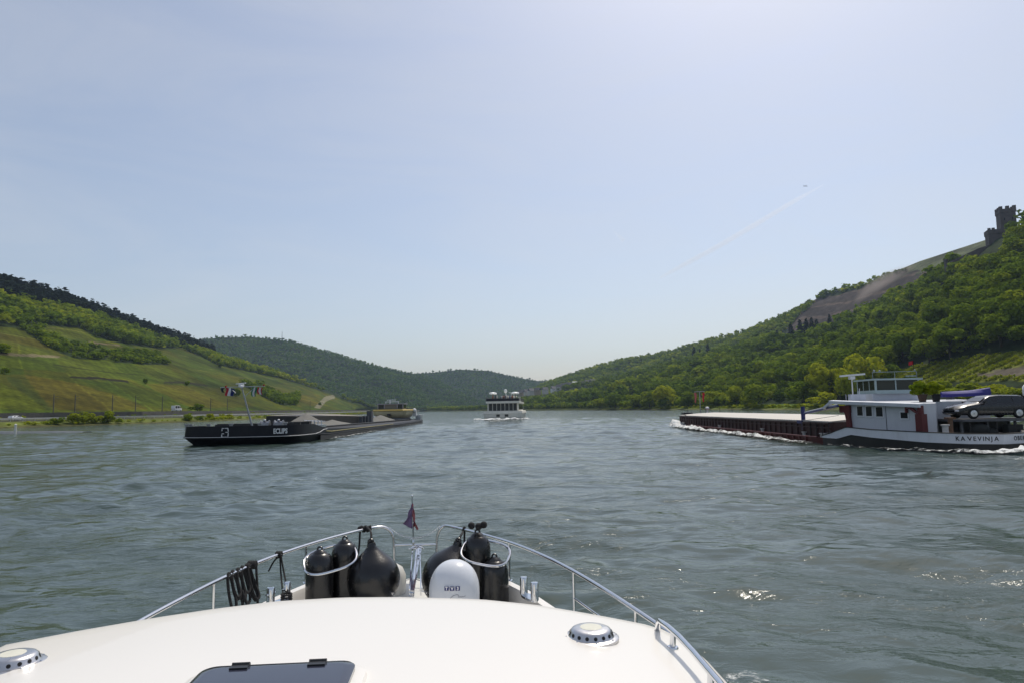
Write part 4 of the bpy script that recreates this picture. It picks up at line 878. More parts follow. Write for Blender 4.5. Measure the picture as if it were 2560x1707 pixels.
for x in (-2.75, -1.35, 1.5, 2.75):
    for y in (86.85, 91.8): wh.box((x, y, 3.9), (.14, .14, 1.05))
whp = wh.build('wheelhouse', mat('lilac_grey', (.34, .33, .40), .5, var=.1), BG)
for x, w_ in ((-2.05, 1.25), (.07, 2.7), (2.12, 1.1)): MB().box((x, 86.9, 3.9), (w_, .05, .95)).build('window', GLASS if x != .07 else mat('blind_window', (.16, .15, .13), .4), whp)
m = MB()
for s in (-1, 1): m.box((s * 2.78, 89.3, 3.9), (.05, 4.6, .95))
m.build('side_window', GLASS, whp)
m = MB().tube([(-.3, 88, 4.5), (-.3, 88, 5.3)], .08, 6); m.box((0, 88, 5.35), (2.0, .12, .12)); m.box((0, 89, 4.95), (3.2, .1, .12)); m.tube([(-1.4, 89, 4.5), (-1.4, 89, 5.0)], .05, 5).tube([(1.4, 89, 4.5), (1.4, 89, 5.0)], .05, 5); m.build('radar', MATS['radar_white'], whp)
m = MB(); m.ball((3.9, 97, 2.9), (.5, .5, .55)); m.box((3.9, 97.4, 2.2), (.9, .9, 1.2)); m.build('lifeboat_cover', MATS['radar_white'], BG, 'auto')
m = MB(); m.box((4.6, 99, 1.3), (1.1, 2.6, 1.2)); m.tube([(5.2, 95, 1.9), (5.4, 101, 1.9)], .05, 5)
for y in (95, 97, 99, 101): m.tube([(5.3, y, .8), (5.3, y, 1.9)], .04, 5)
m.build('stern_locker', MATS['mast_grey'], BG)
MB().box((-4.2, 82.5, 1.55), (3.2, 2.4, .6)).build('pale_locker', mat('pale_blue', (.42, .46, .52), .6, var=.1), BG)
def on_barge(mb, name, mt, label, cat, group=None, smooth=False, rot=0.0):
    M = Matrix.Translation(Vector((-26.3, 64.4, 0))) @ Matrix.Rotation(math.radians(0.5), 4, 'Z'); o = mb.build(name, mt, None, smooth); o.matrix_world = M; return tag(o, label, cat, group)
def heap(cx, cy_, rx, ry, h, seed, base=.88):
    n, mm = 34, 12; V = []; 
    loops = []
    for i in range(mm + 1):
        f = 1 - i / mm; L_ = []
        for k in range(n):
            a = 2 * math.pi * k / n; r = 1 + .14 * (float(vnoise(np.array([math.cos(a) * 2 + seed + 5]), np.array([math.sin(a) * 2 + 9 + seed]), seed)[0]) - .5)
            x = math.cos(a) * rx * f * r; y = math.sin(a) * ry * f * r
            z = h * (1 - f) ** .92 * (1 - .12 * f) + .1 * float(vnoise(np.array([x * 1.3 + 40]), np.array([y * .9 + 40]), seed)[0]); L_.append((cx + max(-4.7, min(4.7, x)), cy_ + y, base + z))
        loops.append(L_)
    return MB().loft(loops, cap1=True)
on_barge(heap(1.7, 17.5, 3.1, 6.0, 1.95, 1), 'gravel_heap', GRAVEL, 'tall cone of grey gravel behind the black barge bow', 'gravel heap', 'gravel heaps in the black barge', 'auto')
on_barge(heap(1.4, 31, 3.4, 9, .95, 2), 'gravel_heap', GRAVEL, 'long low heap of gravel amidships in the black barge', 'gravel heap', 'gravel heaps in the black barge', 'auto')
on_barge(heap(.5, 72, 3.4, 7, 1.25, 3), 'gravel_heap', GRAVEL, 'gravel heap just ahead of the yellow wheelhouse', 'gravel heap', 'gravel heaps in the black barge', 'auto')
# stacked hatch covers along the far side
m = MB().loft([[(-4.6, 22, .9), (-.9, 22, .9), (-.8, 22, 2.5), (-4.6, 22, 2.6)], [(-4.6, 40, .9), (-.3, 40, .9), (-.2, 40, 2.35), (-4.6, 40, 2.75)], [(-4.6, 58, .9), (.8, 58, .9), (.9, 58, 2.05), (-4.6, 58, 2.5)]], cap0=True, cap1=True)
hc = on_barge(m, 'hatch_cover_stack', DARK, 'dark stacked hatch covers with tan tops along the black barge hold', 'hatch covers')
m = MB(); m.add([(-4.5, 22.1, 2.63), (-.85, 22.1, 2.53), (-.25, 40, 2.38), (.85, 57.9, 2.08), (-4.5, 57.9, 2.53), (-4.5, 40, 2.78)], [(0, 1, 2, 5), (5, 2, 3, 4)]); m.build('tan_top', TAN, hc)
for y in (52, 54.5, 57): MB().box((.9, y, 1.55), (.5, .3, 1.2)).build('side_frame', DECKG, hc)
MB().box((.75, 60.5, 1.9), (.9, 1.6, 2.2)).build('end_frame', DECKG, hc)
# flags on the black barge mast
def flag(px_off, cols, label, w_, h_, seed, hang):
    base = mt0 + Vector((px_off, -.02, 0)); n, mm = 10, 8; fr = []
    T_ = thing('flag', label, 'flag', tuple(Matrix.Translation(Vector((-26.3, 64.4, 0))) @ Matrix.Rotation(math.radians(0.5), 4, 'Z') @ base), math.radians(0.5), 'flags on the black barge mast')
    for c, (a, b) in enumerate(zip(np.linspace(0, 1, len(cols) + 1)[:-1], np.linspace(0, 1, len(cols) + 1)[1:])):
        m = MB(); g = []
        for i in range(5):
            u = a + (b - a) * i / 4; g.append([(u * w_ + .06 * math.sin(5 * v + seed), .16 * math.sin(u * 7 + v * 2 + seed) * u, -v * h_ - hang * u * u * (1 - .3 * v)) for v in np.linspace(0, 1, mm)])
        m.loft(g, closed=False); m.loft([[(x, y + .012, z) for x, y, z in L_] for L_ in g], closed=False)
        m.build('stripe', cols[c], T_, True)
    return T_
FR_, FW, FB_, FG, FK = mat('flag_red', (.42, .02, .03), .8, var=.1), mat('flag_white', (.7, .7, .72), .8, var=.06), mat('flag_blue', (.02, .035, .16), .8, var=.1), mat('flag_green', (.01, .16, .08), .8, var=.1), mat('flag_dark', (.03, .05, .06), .8)
flag(-1.62, [FR_, FW, FB_], 'red, white and blue flag drooping from the mast arm of the black barge', 0.8, .78, 0.3, .1)
flag(1.0, [FG, FW, FG], 'green flag with white mark hanging under the mast arm of the black barge', .45, .9, 1.3, .05)
flag(1.58, [FR_, FW, FR_], 'red and white flag at the outer end of the black barge mast arm', .5, .7, 2.3, .05)
flag(-2.05, [FK, FK], 'small dark pennant at the outermost tip of the black barge mast arm', .32, .45, 2.9, .05)
# ================================================================== EXCURSION SHIP AHEAD
SH = math.radians(-2.6); SO = Vector((-2.9, 187.0, 0))
EX = thing('excursion_ship', 'white passenger ship ahead showing its stern windows and crowded sun deck', 'ship', tuple(SO), SH)
SHW = streaked('ship_white', (.74, .72, .65), (.5, .48, .4), .5, .45); SHG = streaked('ship_grey', (.10, .105, .10), (.06, .06, .055), .5, .5)
def sp(x, y, z): return (x, y, z)
def sloop(hw, z, y0=0.0, taper=58): return [(-hw, y0, z), (hw, y0, z), (hw, y0 + 20, z), (hw, y0 + 42, z), (hw * .7, y0 + 55, z), (0, y0 + 62, z), (-hw * .7, y0 + 55, z), (-hw, y0 + 42, z), (-hw, y0 + 20, z)]
MB().loft([sloop(4.9, -.5, .6), sloop(5.1, .5), sloop(5.25, 1.55), sloop(5.4, 1.6, -.1), sloop(5.4, 1.75, -.1), sloop(5.2, 2.35), sloop(5.0, 2.35, .3)], cap1=True).build('hull', SHW, EX, 'auto')
for x in (-1.25, 1.05): MB().box((x, -.02, 1.15), (.95, .12, .6)).build('stern_port', mat('dark_port', (.012, .014, .014), .3), EX)
MB().box((0, .35, 2.05), (9.4, .5, .5)).build('stern_rail_panel', SHG, EX)
d = MB(); d.box((0, 22, 3.4), (8.6, 40, 2.3)); d.box((0, 21.5, 4.75), (9.2, 42, .55)); d.build('deckhouse', SHW, EX)
for k in range(7): MB().box((-3.42 + k * 1.13, 1.95, 3.45), (.94, .08, 1.95)).build('stern_window', mat('ship_glass', (.014, .02, .024), .1, var=0), EX)
for s in (-1, 1):
    for k in range(9): MB().box((s * 4.33, 5 + k * 4, 3.5), (.08, 3.1, 1.5)).build('side_window', MATS['ship_glass'], EX)
m = MB()
for x in np.linspace(-4.5, 4.5, 10): m.tube([(x, .7, 5.0), (x, .7, 6.05)], .04, 5)
for s in (-1, 1):
    for y in np.linspace(.7, 42, 16): m.tube([(s * 4.55, y, 5.0), (s * 4.55, y, 6.05)], .04, 5)
    for z in (5.45, 6.05): m.tube([(s * 4.55, .7, z), (s * 4.55, 42, z)], .04, 5)
for z in (5.45, 6.05): m.tube([(-4.55, .7, z), (4.55, .7, z)], .04, 5)
m.build('deck_railing', SHG, EX)
MB().box((0, .66, 5.45), (8.9, .04, .75)).build('railing_cloth', mat('navy_cloth', (.02, .022, .03), .9), EX)
for s in (-1, 1):
    m = MB().lathe([(1.25, 7.15), (1.3, 7.35), (1.1, 7.6), (.3, 7.72), (.01, 7.73)], (s * 3.2, 9, 0), 18, None, .85, 2.6); c_ = m.build('tender_canopy', mat('canopy_white', (.8, .82, .82), .4, var=.05), EX, 'auto')
    m = MB()
    for y in (7, 11): m.tube([(s * 3.2, y, 5.0), (s * 3.2, y, 7.2)], .07, 5)
    m.build('support', SHG, c_)
m = MB(); m.box((4.3, 8, 5.6), (.5, 6, 1.3)); m.box((4.3, 16, 5.4), (.4, 5, 1.0)); m.box((0, 36, 5.9), (4.5, 6, 1.9)); m.box((0, 36, 6.95), (5, 6.6, .2)); m.build('upper_house', SHW, EX)
m = MB().tube([(-.4, 25, 5), (-.4, 25, 8.3)], .1, 6); m.ball((-.5, 25, 8.4), (.5, .5, .6)); m.tube([(1.2, 26, 5), (1.2, 26, 8.0)], .06, 5).box((1.6, 26, 7.9), (2.4, .15, .15)); m.build('signal_mast', MATS['canopy_white'], EX)
# passengers: one continuous surface each
def person_mesh(shirt, seed):
    rs = random.Random(seed); b = MB(); n = 10
    prof = [(.0, .02), (.13, .03), (.12, .45), (.16, .85), (.19, .95), (.17, 1.1), (.21, 1.35), (.2, 1.42), (.08, 1.48), (.065, 1.53), (.1, 1.6), (.105, 1.68), (.07, 1.76), (.0, 1.79)]
    b.lathe([(max(r, 1e-4), z) for r, z in prof], (0, 0, 0), n, None, 1.0, .68)
    for s in (-1, 1): b.tube([(s * .19, 0, 1.38), (s * .26, -.03, 1.12), (s * .2, -.2, .98)], [.055, .045, .035], 6)
    return b
SHIRTS = [mat('shirt_' + n, c, .9, var=.1) for n, c in (('rust', (.25, .08, .04)), ('dark', (.03, .03, .04)), ('pale', (.5, .46, .42)), ('blue', (.05, .08, .18)), ('brown', (.14, .08, .05)))]
MX = Matrix.Translation(SO) @ Matrix.Rotation(SH, 4, 'Z'); rs = random.Random(4)
for k in range(14):
    px_ = [-2.9, -2.3, -1.6, -.9, -.4, .1, .6, 1.0, 1.5, 2.1, 2.6, -.1, .9, 1.8][k]; q = MX @ Vector((px_, 2.0 + rs.random() * 8, 5.02))
    T_ = person_mesh(0, k).build('person', SHIRTS[k % 5], None, True); T_.location = q; T_.rotation_euler = (0, 0, rs.random() * 6); tag(T_, 'passenger standing on the sun deck of the white ship', 'person', 'passengers on the sun deck')

# ================================================================== RED BARGE ALONGSIDE
RB_ = thing('freight_barge', 'dark red cargo barge with white stern and closed pale hatch covers', 'barge', (27.8, 60.0, 0), 0.0)
RED_H = streaked('red_hull', (.095, .014, .015), (.03, .016, .016), .7, .6, (.7, .7, .5)); BRN = streaked('coaming_brown', (.050, .024, .022), (.08, .025, .022), .6, .65)
STW = streaked('stern_white', (.62, .64, .70), (.42, .42, .44), .4, .42); BLKB = streaked('tar_black', (.010, .010, .012), (.03, .025, .02), .5, .5)
HATCH = streaked('hatch_grey', (.50, .47, .42), (.34, .31, .27), .6, .6, (.25, 3.0, 1)); DRED = streaked('dark_red', (.105, .012, .014), (.05, .016, .016), .6, .55); BLUE = mat('derrick_blue', (.018, .022, .13), .4, var=.15)
port = [(24.6, 99), (23.4, 95), (22.65, 87), (22.5, 75), (22.5, 52), (22.75, 48.5), (23.5, 45), (24.85, 41.7), (26.2, 39.8), (27.8, 39.2)]
def kz(y, z_bow, z_mid, z_st): return float(np.interp(y, [39, 46, 47.6, 50.4, 53, 90, 99], [z_st, z_st, z_st, z_mid, z_mid, z_mid, z_bow]))
def kloop(ins, zb, zm, zs):
    P_ = [(27.8 - (27.8 - x) * (1 - ins / 5.3), y + (ins if y < 48 else (-ins if y > 94 else 0)), kz(y, zb, zm, zs)) for x, y in resample(port, 46)]
    return [(27.8, 101.5 - ins, zb)] + P_ + [(55.6 - x, y, z) for x, y, z in P_[-2::-1]]
MB().loft([kloop(.5, -.7, -.7, -.7), kloop(.1, .3, .05, -.05), kloop(0, 1.1, .48, .52), kloop(.12, 1.1, .48, .52)], cap1=True).build('hull', RED_H, RB_, 'auto', world=True)
# black lower stern and white bulwark band, following the hull round the stern
ST = [p_ for p_ in resample(port, 300) if p_[1] < 50.5]; ST = ST + [(55.6 - x, y) for x, y in ST[-2::-1]]
def sband(z0f, z1f, off, th=.05):
    L_ = []
    n = len(ST)
    for i, (x, y) in enumerate(ST):
        a, b = ST[max(0, i - 1)], ST[min(n - 1, i + 1)]; t = Vector((b[0] - a[0], b[1] - a[1], 0)).normalized(); nn = Vector((t.y, -t.x, 0)) * -1
        if nn.dot(Vector((x - 27.8, y - 52, 0))) < 0: nn = -nn
        o = Vector((x, y, 0)) + nn * off; ii = Vector((x, y, 0)) + nn * (off - th)
        L_.append([(ii.x, ii.y, z0f(y)), (o.x, o.y, z0f(y)), (o.x, o.y, z1f(y)), (ii.x, ii.y, z1f(y))])
    return MB().loft(L_, cap0=True, cap1=True)
wtop = lambda y: float(np.interp(y, [39.2, 41.7, 45, 47.4, 49.0, 50.4], [1.06, 1.12, 1.2, 1.30, .86, .60]))
wbot = lambda y: float(np.interp(y, [39.2, 41.7, 45, 47.0, 48.4, 50.4], [.50, .54, .70, .82, .50, .50]))
sband(lambda y: -.4, lambda y: wbot(y) + .02, .04, .1).build('lower_stern', BLKB, RB_, 'auto', world=True)
sband(wbot, wtop, .10, .12).build('bulwark', STW, RB_, 'auto', world=True)
sband(lambda y: wtop(y), lambda y: wtop(y) + .05, .13, .16).build('bulwark_cap', BLKB, RB_, 'auto', world=True)
MB().add([(x, y, .86) for x, y in ST], [tuple(range(len(ST)))]).build('stern_deck', DECKG, RB_, world=True)
def on_stern(text, s0, z, size, nm):
    """letters laid along the curved stern; s0 = arc position (m) of the first letter from the port end"""
    P_ = np.array(ST); ds = np.r_[0, np.cumsum(np.linalg.norm(np.diff(P_, axis=0), axis=1))]; m = MB(); s = s0
    for ch in text:
        if ch == ' ': s += size * .5; continue
        vs_, fs_ = text_geo(ch, size, .006, .92, .006); w_ = max(v.x for v in vs_) - min(v.x for v in vs_); s += w_ / 2
        out = []
        for v in vs_:
            q = np.array([np.interp(s + v.x, ds, P_[:, 0]), np.interp(s + v.x, ds, P_[:, 1])]); q2 = np.array([np.interp(s + v.x + .1, ds, P_[:, 0]), np.interp(s + v.x + .1, ds, P_[:, 1])])
            t = (q2 - q) / (np.linalg.norm(q2 - q) + 1e-9); nn = np.array([t[1], -t[0]]); out.append((q[0] + nn[0] * (.112 + v.z), q[1] + nn[1] * (.112 + v.z), z + v.y))
        m.add(out, fs_); s += w_ / 2 + size * .19
    m.build(nm, mat('letter_black', (.012, .014, .02), .5, var=0), RB_, world=True); return s
P_ = np.array(ST); ds_ = np.r_[0, np.cumsum(np.linalg.norm(np.diff(P_, axis=0), axis=1))]; qq = project(np.c_[P_, np.full(len(P_), .8)])
front = slice(0, int(np.argmax(P_[:, 0] > 28.6))); sa = lambda px: float(np.interp(px, qq[:, 0], ds_))
s1 = float(np.interp(2391, qq[:200, 0], ds_[:200])); s2 = on_stern('KAVEVINJA', s1, .80, .345, 'name_lettering'); on_stern('OBERBILLIG', s2 + .92, .80, .345, 'port_lettering')
# coaming, hatch covers
m = MB()
for x0, x1 in ((23.05, 23.2), (32.4, 32.55)):
    m.box(((x0 + x1) / 2, 72.5, 1.05), (x1 - x0, 45, 1.12))
    for k in range(38):
        xx = x0 - .06 if x0 < 27 else x1 + .06; m.box((xx, 51 + k * 1.18, .95), (.14, .1, .9))
    xx = x0 - .09 if x0 < 27 else x1 + .09; m.box((xx, 72.5, 1.5), (.2, 45, .1)); m.box((xx, 72.5, 1.18), (.14, 45, .06))
for y in (50, 95): m.box((27.8, y, 1.05), (9.2, .15, 1.12))
m.build('hatch_coaming', BRN, RB_, world=True)
for k in range(9):
    y0, y1 = 50.05 + k * 5, 54.97 + k * 5; m = MB(); loops = []
    for y in np.linspace(y0, y1, 21):
        dz = .03 * (1 if int(round((y - y0) / (y1 - y0) * 20)) % 2 else 0); loops.append([(x, y, z + dz + .008 * (k % 2)) for x, z in ((22.98, 1.56), (22.98, 1.66), (25.4, 1.86), (27.8, 1.95), (30.2, 1.86), (32.62, 1.66), (32.62, 1.56))])
    m.loft(loops, cap0=True, cap1=True).build('hatch_cover', HATCH, RB_, world=True)
# hull ribs along the red flank
m = MB()
for k in range(34): m.box((22.47, 53 + k * 1.18, .25), (.09, .14, .5))
m.tube([(22.46, 51, .5), (22.44, 88, .5)], .06, 6); m.build('hull_rib', RED_H, RB_, world=True)
for y in (54, 63, 76, 50.9, 50.2, 92): MB().lathe([(.13, .48), (.13, .72), (.2, .74), (.2, .8)], (22.78, y, 0), 12).build('bollard', mat('bollard_pale', (.45, .44, .43), .5, var=.2), RB_, 'auto', world=True)
# bow: dark bulwark, mast with red flags, lamp
m = MB().loft([[(x, y, 1.0), (x, y, 1.75)] for x, y in [(22.9, 91), (23.45, 95), (24.6, 98.9), (26.4, 100.9), (27.8, 101.4), (29.2, 100.9), (31, 98.9), (32.2, 95), (32.7, 91)]], closed=False)
m.box((24.6, 97.2, 1.6), (1.2, 1.5, .8)); m.box((30, 97, 1.5), (2, 2, .7)); m.build('bow_bulwark', BLKB, RB_, world=True)
bx, by = 26.45, 97.0
m = MB().tube([(bx, by, 1.0), (bx, by, 4.9)], .06, 6); m.tube([(bx - .75, by, 4.9), (bx + .7, by, 4.95)], .05, 6); m.build('bow_mast', mat('thin_steel', (.30, .31, .32), .5), RB_, world=True)
m = MB().tube([(27.7, 98, 1.0), (27.7, 98, 2.4)], .07, 6).ball((27.7, 98, 2.55), (.32, .25, .22)); m.build('bow_lamp', MATS['radar_white'], RB_, 'auto', world=True)
m = MB()
for x in (24.4, 26.9, 28.9, 30.6): m.tube([(x, 96, 1.5), (x, 96, 2.7)], .03, 5)
m.build('bow_post', BLKB, RB_, world=True)
for dx, lb, h_ in ((-.62, 'pinkish red pennant hanging from the bow mast arm of the red barge', 1.4), (.5, 'deep red pennant on the outer end of the red barge bow mast arm', 1.3)):
    g = [[(bx + dx + a * (1 - .6 * v) * .36 + .04 * math.sin(v * 6 + dx), by + .03 * math.sin(v * 5 + a * 3), 4.75 - v * h_) for v in np.linspace(0, 1, 8)] for a in (-.5, 0, .5)]
    m = MB().loft(g, closed=False).loft([[(x, y + .012, z) for x, y, z in L_] for L_ in g], closed=False)
    tag(m.build('pennant', FR_ if dx > 0 else mat('faded_red', (.40, .10, .10), .8), None, True), lb, 'flag', 'red pennants on the red barge')
# blue derrick
m = MB().tube([(23.2, 55, .9), (23.2, 55, 2.75)], .16, 10); m.box((23.2, 55, 1.55), (.7, .9, .25)); dp = m.build('derrick', BLUE, RB_, 'auto', world=True)
MB().tube([(23.2, 54.8, 2.2), (23.0, 48.6, 2.78)], .09, 8).build('boom', BLUE, dp, 'auto', world=True)
MB().tube([(23.18, 54.6, 2.31), (22.98, 48.7, 2.885)], .035, 6).build('boom_rail', MATS['radar_white'], dp, world=True)
m = MB()
for a in range(4): m.tube([(22.7 + .0 * a, 52.6 - a * 1.0, .5), (22.7, 52.6 - a, 1.6)], .025, 5)
m.tube([(22.7, 53, 1.6), (22.7, 49, 1.6)], .025, 5).tube([(22.75, 54.6, 1.6), (23.3, 49.2, 2.1)], .015, 4); m.build('side_railing', BLKB, RB_, world=True)
# deckhouse: plan follows the hull
DH = [(23.62, 48.8), (25.35, 42.5), (26.2, 42.6), (28.1, 45.5), (31.7, 45.7), (31.98, 48.8), (31.7, 49.4), (24.2, 49.4)]
DHW = streaked('deckhouse_white', (.56, .58, .62), (.40, .41, .44), .35, .45)
rz_ = lambda y: float(np.interp(y, [42.5, 48.8, 52.4], [2.86, 3.08, 3.2]))
m = MB().loft([[(x, y, .85) for x, y in DH], [(x, y, rz_(y)) for x, y in DH]], cap0=True, cap1=True); dh = m.build('deckhouse', DHW, RB_, world=True)
wn = lambda f: Vector((23.62 + (25.35 - 23.62) * f, 48.8 + (42.5 - 48.8) * f, 0))
wd = Vector((25.35 - 23.62, 42.5 - 48.8, 0)).normalized(); wnrm = Vector((wd.y, -wd.x, 0)); wnrm = wnrm if wnrm.x < 0 else -wnrm; wang = math.atan2(wd.y, wd.x)
def wall_f(px): 
    r_ = (px - 1280) / FPX; r_ = ray(px, 1030).x / ray(px, 1030).y
    # intersection of sight line with the wall in plan
    a = 23.62 - r_ * 48.8; b = (25.35 - 23.62) - r_ * (42.5 - 48.8); return -a / b
for p0, p1, zt, zb in ((2145, 2158, 2.72, 2.1), (2167, 2181, 2.70, 2.07), (2192, 2208, 2.66, 2.05), (2253, 2270, 2.32, 1.95)):
    f0, f1 = wall_f(p0), wall_f(p1); c_ = (wn(f0) + wn(f1)) / 2; w_ = (wn(f1) - wn(f0)).length
    fr = MB().box(c_ + wnrm * .02 + Vector((0, 0, (zt + zb) / 2)), (w_ + .16, .05, zt - zb + .16), wang).build('window', mat('frame_white', (.7, .71, .74), .4, var=.04), dh, world=True)
    MB().box(c_ + wnrm * .04 + Vector((0, 0, (zt + zb) / 2)), (w_, .04, zt - zb), wang).build('pane', GLASS, fr, world=True)
m = MB(); c_ = wn(wall_f(2215)); m.box(c_ + wnrm * .01 + Vector((0, 0, 1.9)), (.03, .03, 2.0), wang); m.build('panel_seam', DECKG, dh, world=True)
# roof edge beam overhanging forward and carried by red posts
e0, e1 = wn(-.18) + wnrm * .32, wn(1.02) + wnrm * .32
m = MB().loft([[e0 + wnrm * a + Vector((0, 0, z)) for a, z in ((-.35, 2.98), (.05, 2.94), (.08, 3.16), (-.35, 3.2))], [e1 + wnrm * a + Vector((0, 0, z)) for a, z in ((-.35, 2.66), (.05, 2.62), (.08, 2.84), (-.35, 2.88))]], cap0=True, cap1=True)
m.box(e0 + wd * -.3 + wnrm * -.1 + Vector((0, 0, 2.83)), (.9, .3, .16), wang, 0, -.5); m.build('roof_beam', STW, dh, world=True)
pr = wn(1.0) + wnrm * .18
m = MB().box(pr + Vector((0, 0, 1.55)), (.5, .42, 1.35), wang); m.tube([pr + Vector((0, 0, 2.0)), pr + Vector((0, 0, 2.75))], .18, 8)
a0 = wn(.83) + wnrm * .14; m.tube([pr + Vector((0, 0, 2.15)), pr + wd * -.5 + wnrm * .02 + Vector((0, 0, 2.45)), a0 + wd * .3 + Vector((0, 0, 2.62)), a0 + Vector((0, 0, 2.62)), a0 + Vector((0, 0, 2.3))], .1, 8)
m.build('davit', DRED, RB_, 'auto', world=True)
b0 = wn(.015) + wnrm * .12
m = MB().box(b0 + Vector((0, 0, 2.55)), (.95, .2, .5), wang); m.loft([[b0 + wd * x + wnrm * yy + Vector((0, 0, z)) for yy in (-.08, .1)] + [b0 + wd * (x + w_) + wnrm * yy + Vector((0, 0, z)) for yy in (.1, -.08)] for x, w_, z in ((.0, .45, 2.32), (.12, .36, 1.8), (.18, .36, 1.0))], cap0=True, cap1=True); m.build('red_bracket', DRED, RB_, world=True)
# wheelhouse
WX0, WX1, WY0, WY1 = 26.1, 29.3, 49.3, 51.9
m = MB().box(((WX0 + WX1) / 2, 51.0, 2.25), (WX1 - WX0 + .2, 2.9, 2.7)); wl = m.build('wheelhouse_base', STW, RB_, world=True)
TEAL = mat('pale_teal', (.36, .45, .46), .4, var=.08)
m = MB().box(((WX0 + WX1) / 2, 50.6, 3.72), (WX1 - WX0, 2.7, .26)); m.box(((WX0 + WX1) / 2, 50.6, 4.62), (WX1 - WX0 + .3, 3.0, .12))
for x, w_ in ((WX0 + .06, .13), (WX0 + 1.5, .08), (WX1 - .05, .09)):
    for y in (WY0 + .05, WY1 - .05): m.box((x, y, 4.2), (w_, .09, .72))
for y in (WY0 + .85, WY0 + 1.7): m.box((WX0 + .05, y, 4.2), (.08, .07, .72)).box((WX1 - .05, y, 4.2), (.08, .07, .72))
wh = m.build('wheelhouse', TEAL, RB_, world=True)
for x0, x1 in ((WX0 + .13, WX0 + 1.46), (WX0 + 1.54, WX1 - .1)):
    MB().box(((x0 + x1) / 2, WY0 + .07, 4.2), (x1 - x0, .03, .7)).build('window', mat('tinted_glass', (.02, .03, .028), .08, var=0), wh, world=True)
MB().box(((WX0 + WX1) / 2, WY1 - .1, 4.2), (WX1 - WX0 - .2, .03, .7)).build('rear_window', MATS['tinted_glass'], wh, world=True)
for x in (WX0 + .03, WX1 - .03): MB().box((x, 50.6, 4.2), (.03, 2.5, .7)).build('side_window', MATS['tinted_glass'], wh, world=True)
m = MB().tube([(24.9, 50.2, 3.2), (24.9, 50.2, 4.8)], .045, 8); m.box((24.9, 50.2, 4.8), (.36, .3, .22)); rd_ = m.build('radar_pedestal', MATS['radar_white'], RB_, 'auto', world=True)
MB().box((24.95, 50.2, 5.0), (1.85, .14, .13), 0, 0, -.07).build('radar_bar', MATS['radar_white'], rd_, world=True)
m = MB()
for z in (5.15,): m.tube([(26.1, 49.5, z), (29.3, 49.6, z + .03)], .022, 5)
for x in (26.1, 27.7, 29.3): m.tube([(x, 49.55, 4.65), (x, 49.55, 5.18)], .022, 5)
m.ball((26.2, 49.5, 5.25), .08).ball((26.6, 49.5, 5.22), .08).ball((29.2, 49.6, 5.25), .07).box((28.9, 49.6, 4.85), (.6, .3, .08)); m.build('roof_railing', mat('rail_teal', (.25, .30, .30), .4), RB_, world=True)
m = MB().box((24.95, 49.7, 3.36), (1.1, .4, .46)); m.tube([(24.1, 49.6, 3.1), (24.1, 49.6, 3.6)], .02, 4).tube([(24.6, 49.6, 3.1), (24.6, 49.6, 3.6)], .02, 4).tube([(25.0, 49.4, 3.1), (25.0, 49.4, 4.0)], .03, 4); m.build('roof_locker', STW, RB_, world=True)
# aft: platform under the car, posts, deck gear
m = MB().box((30.1, 43.6, 1.78), (5.4, 3.2, .14)); pf = m.build('car_platform', DECKG, RB_, world=True)
m = MB()
for x in (27.6, 29.2, 30.9, 32.4):
    for y in (42.4, 45.0): m.box((x, y, 1.28), (.12, .12, .9))
m.box((30.0, 45.2, 1.3), (5.2, .06, .85)); m.build('platform_post', mat('grating_grey', (.10, .105, .11), .8, var=.3), pf, world=True)
m = MB().lathe([(.17, .86), (.17, 1.5), (.24, 1.52), (.24, 1.6)], (25.9, 41.3, 0), 12); m.build('capstan', MATS['bollard_pale'], RB_, 'auto', world=True)
m = MB().tube([(26.6, 41.9, .86), (26.6, 41.9, 1.9)], .14, 8).box((26.6, 41.9, 1.95), (.45, .45, .12)); m.build('vent_cowl', mat('rusty_vent', (.14, .08, .05), .8, var=.4), RB_, 'auto', world=True)
m = MB().ball((28.6, 42.3, 1.2), (.6, .4, .4)).ball((29.3, 42.4, 1.05), (.5, .4, .25)).box((30.6, 42.2, 1.2), (.9, .5, .6)); m.build('deck_gear', mat('dark_gear', (.02, .022, .02), .9, var=.3), RB_, 'auto', world=True)
m = MB()
for x in (26.9, 28.4, 29.9, 31.2): m.tube([(x, 40.0 + abs(x - 27.8) * .38 + .2, .9), (x, 40.0 + abs(x - 27.8) * .38 + .2, 1.75)], .025, 5)
m.build('stern_post', BLKB, RB_, world=True)
m = MB().lathe([(.33, 3.2), (.36, 3.5), (.34, 3.8), (.2, 3.98), (.01, 4.04)], (32.55, 43.2, 0), 18); m.tube([(32.55, 43.2, 1.8), (32.55, 43.2, 3.0)], .1, 8); m.build('satellite_dome', MATS['radar_white'], RB_, 'auto', world=True)
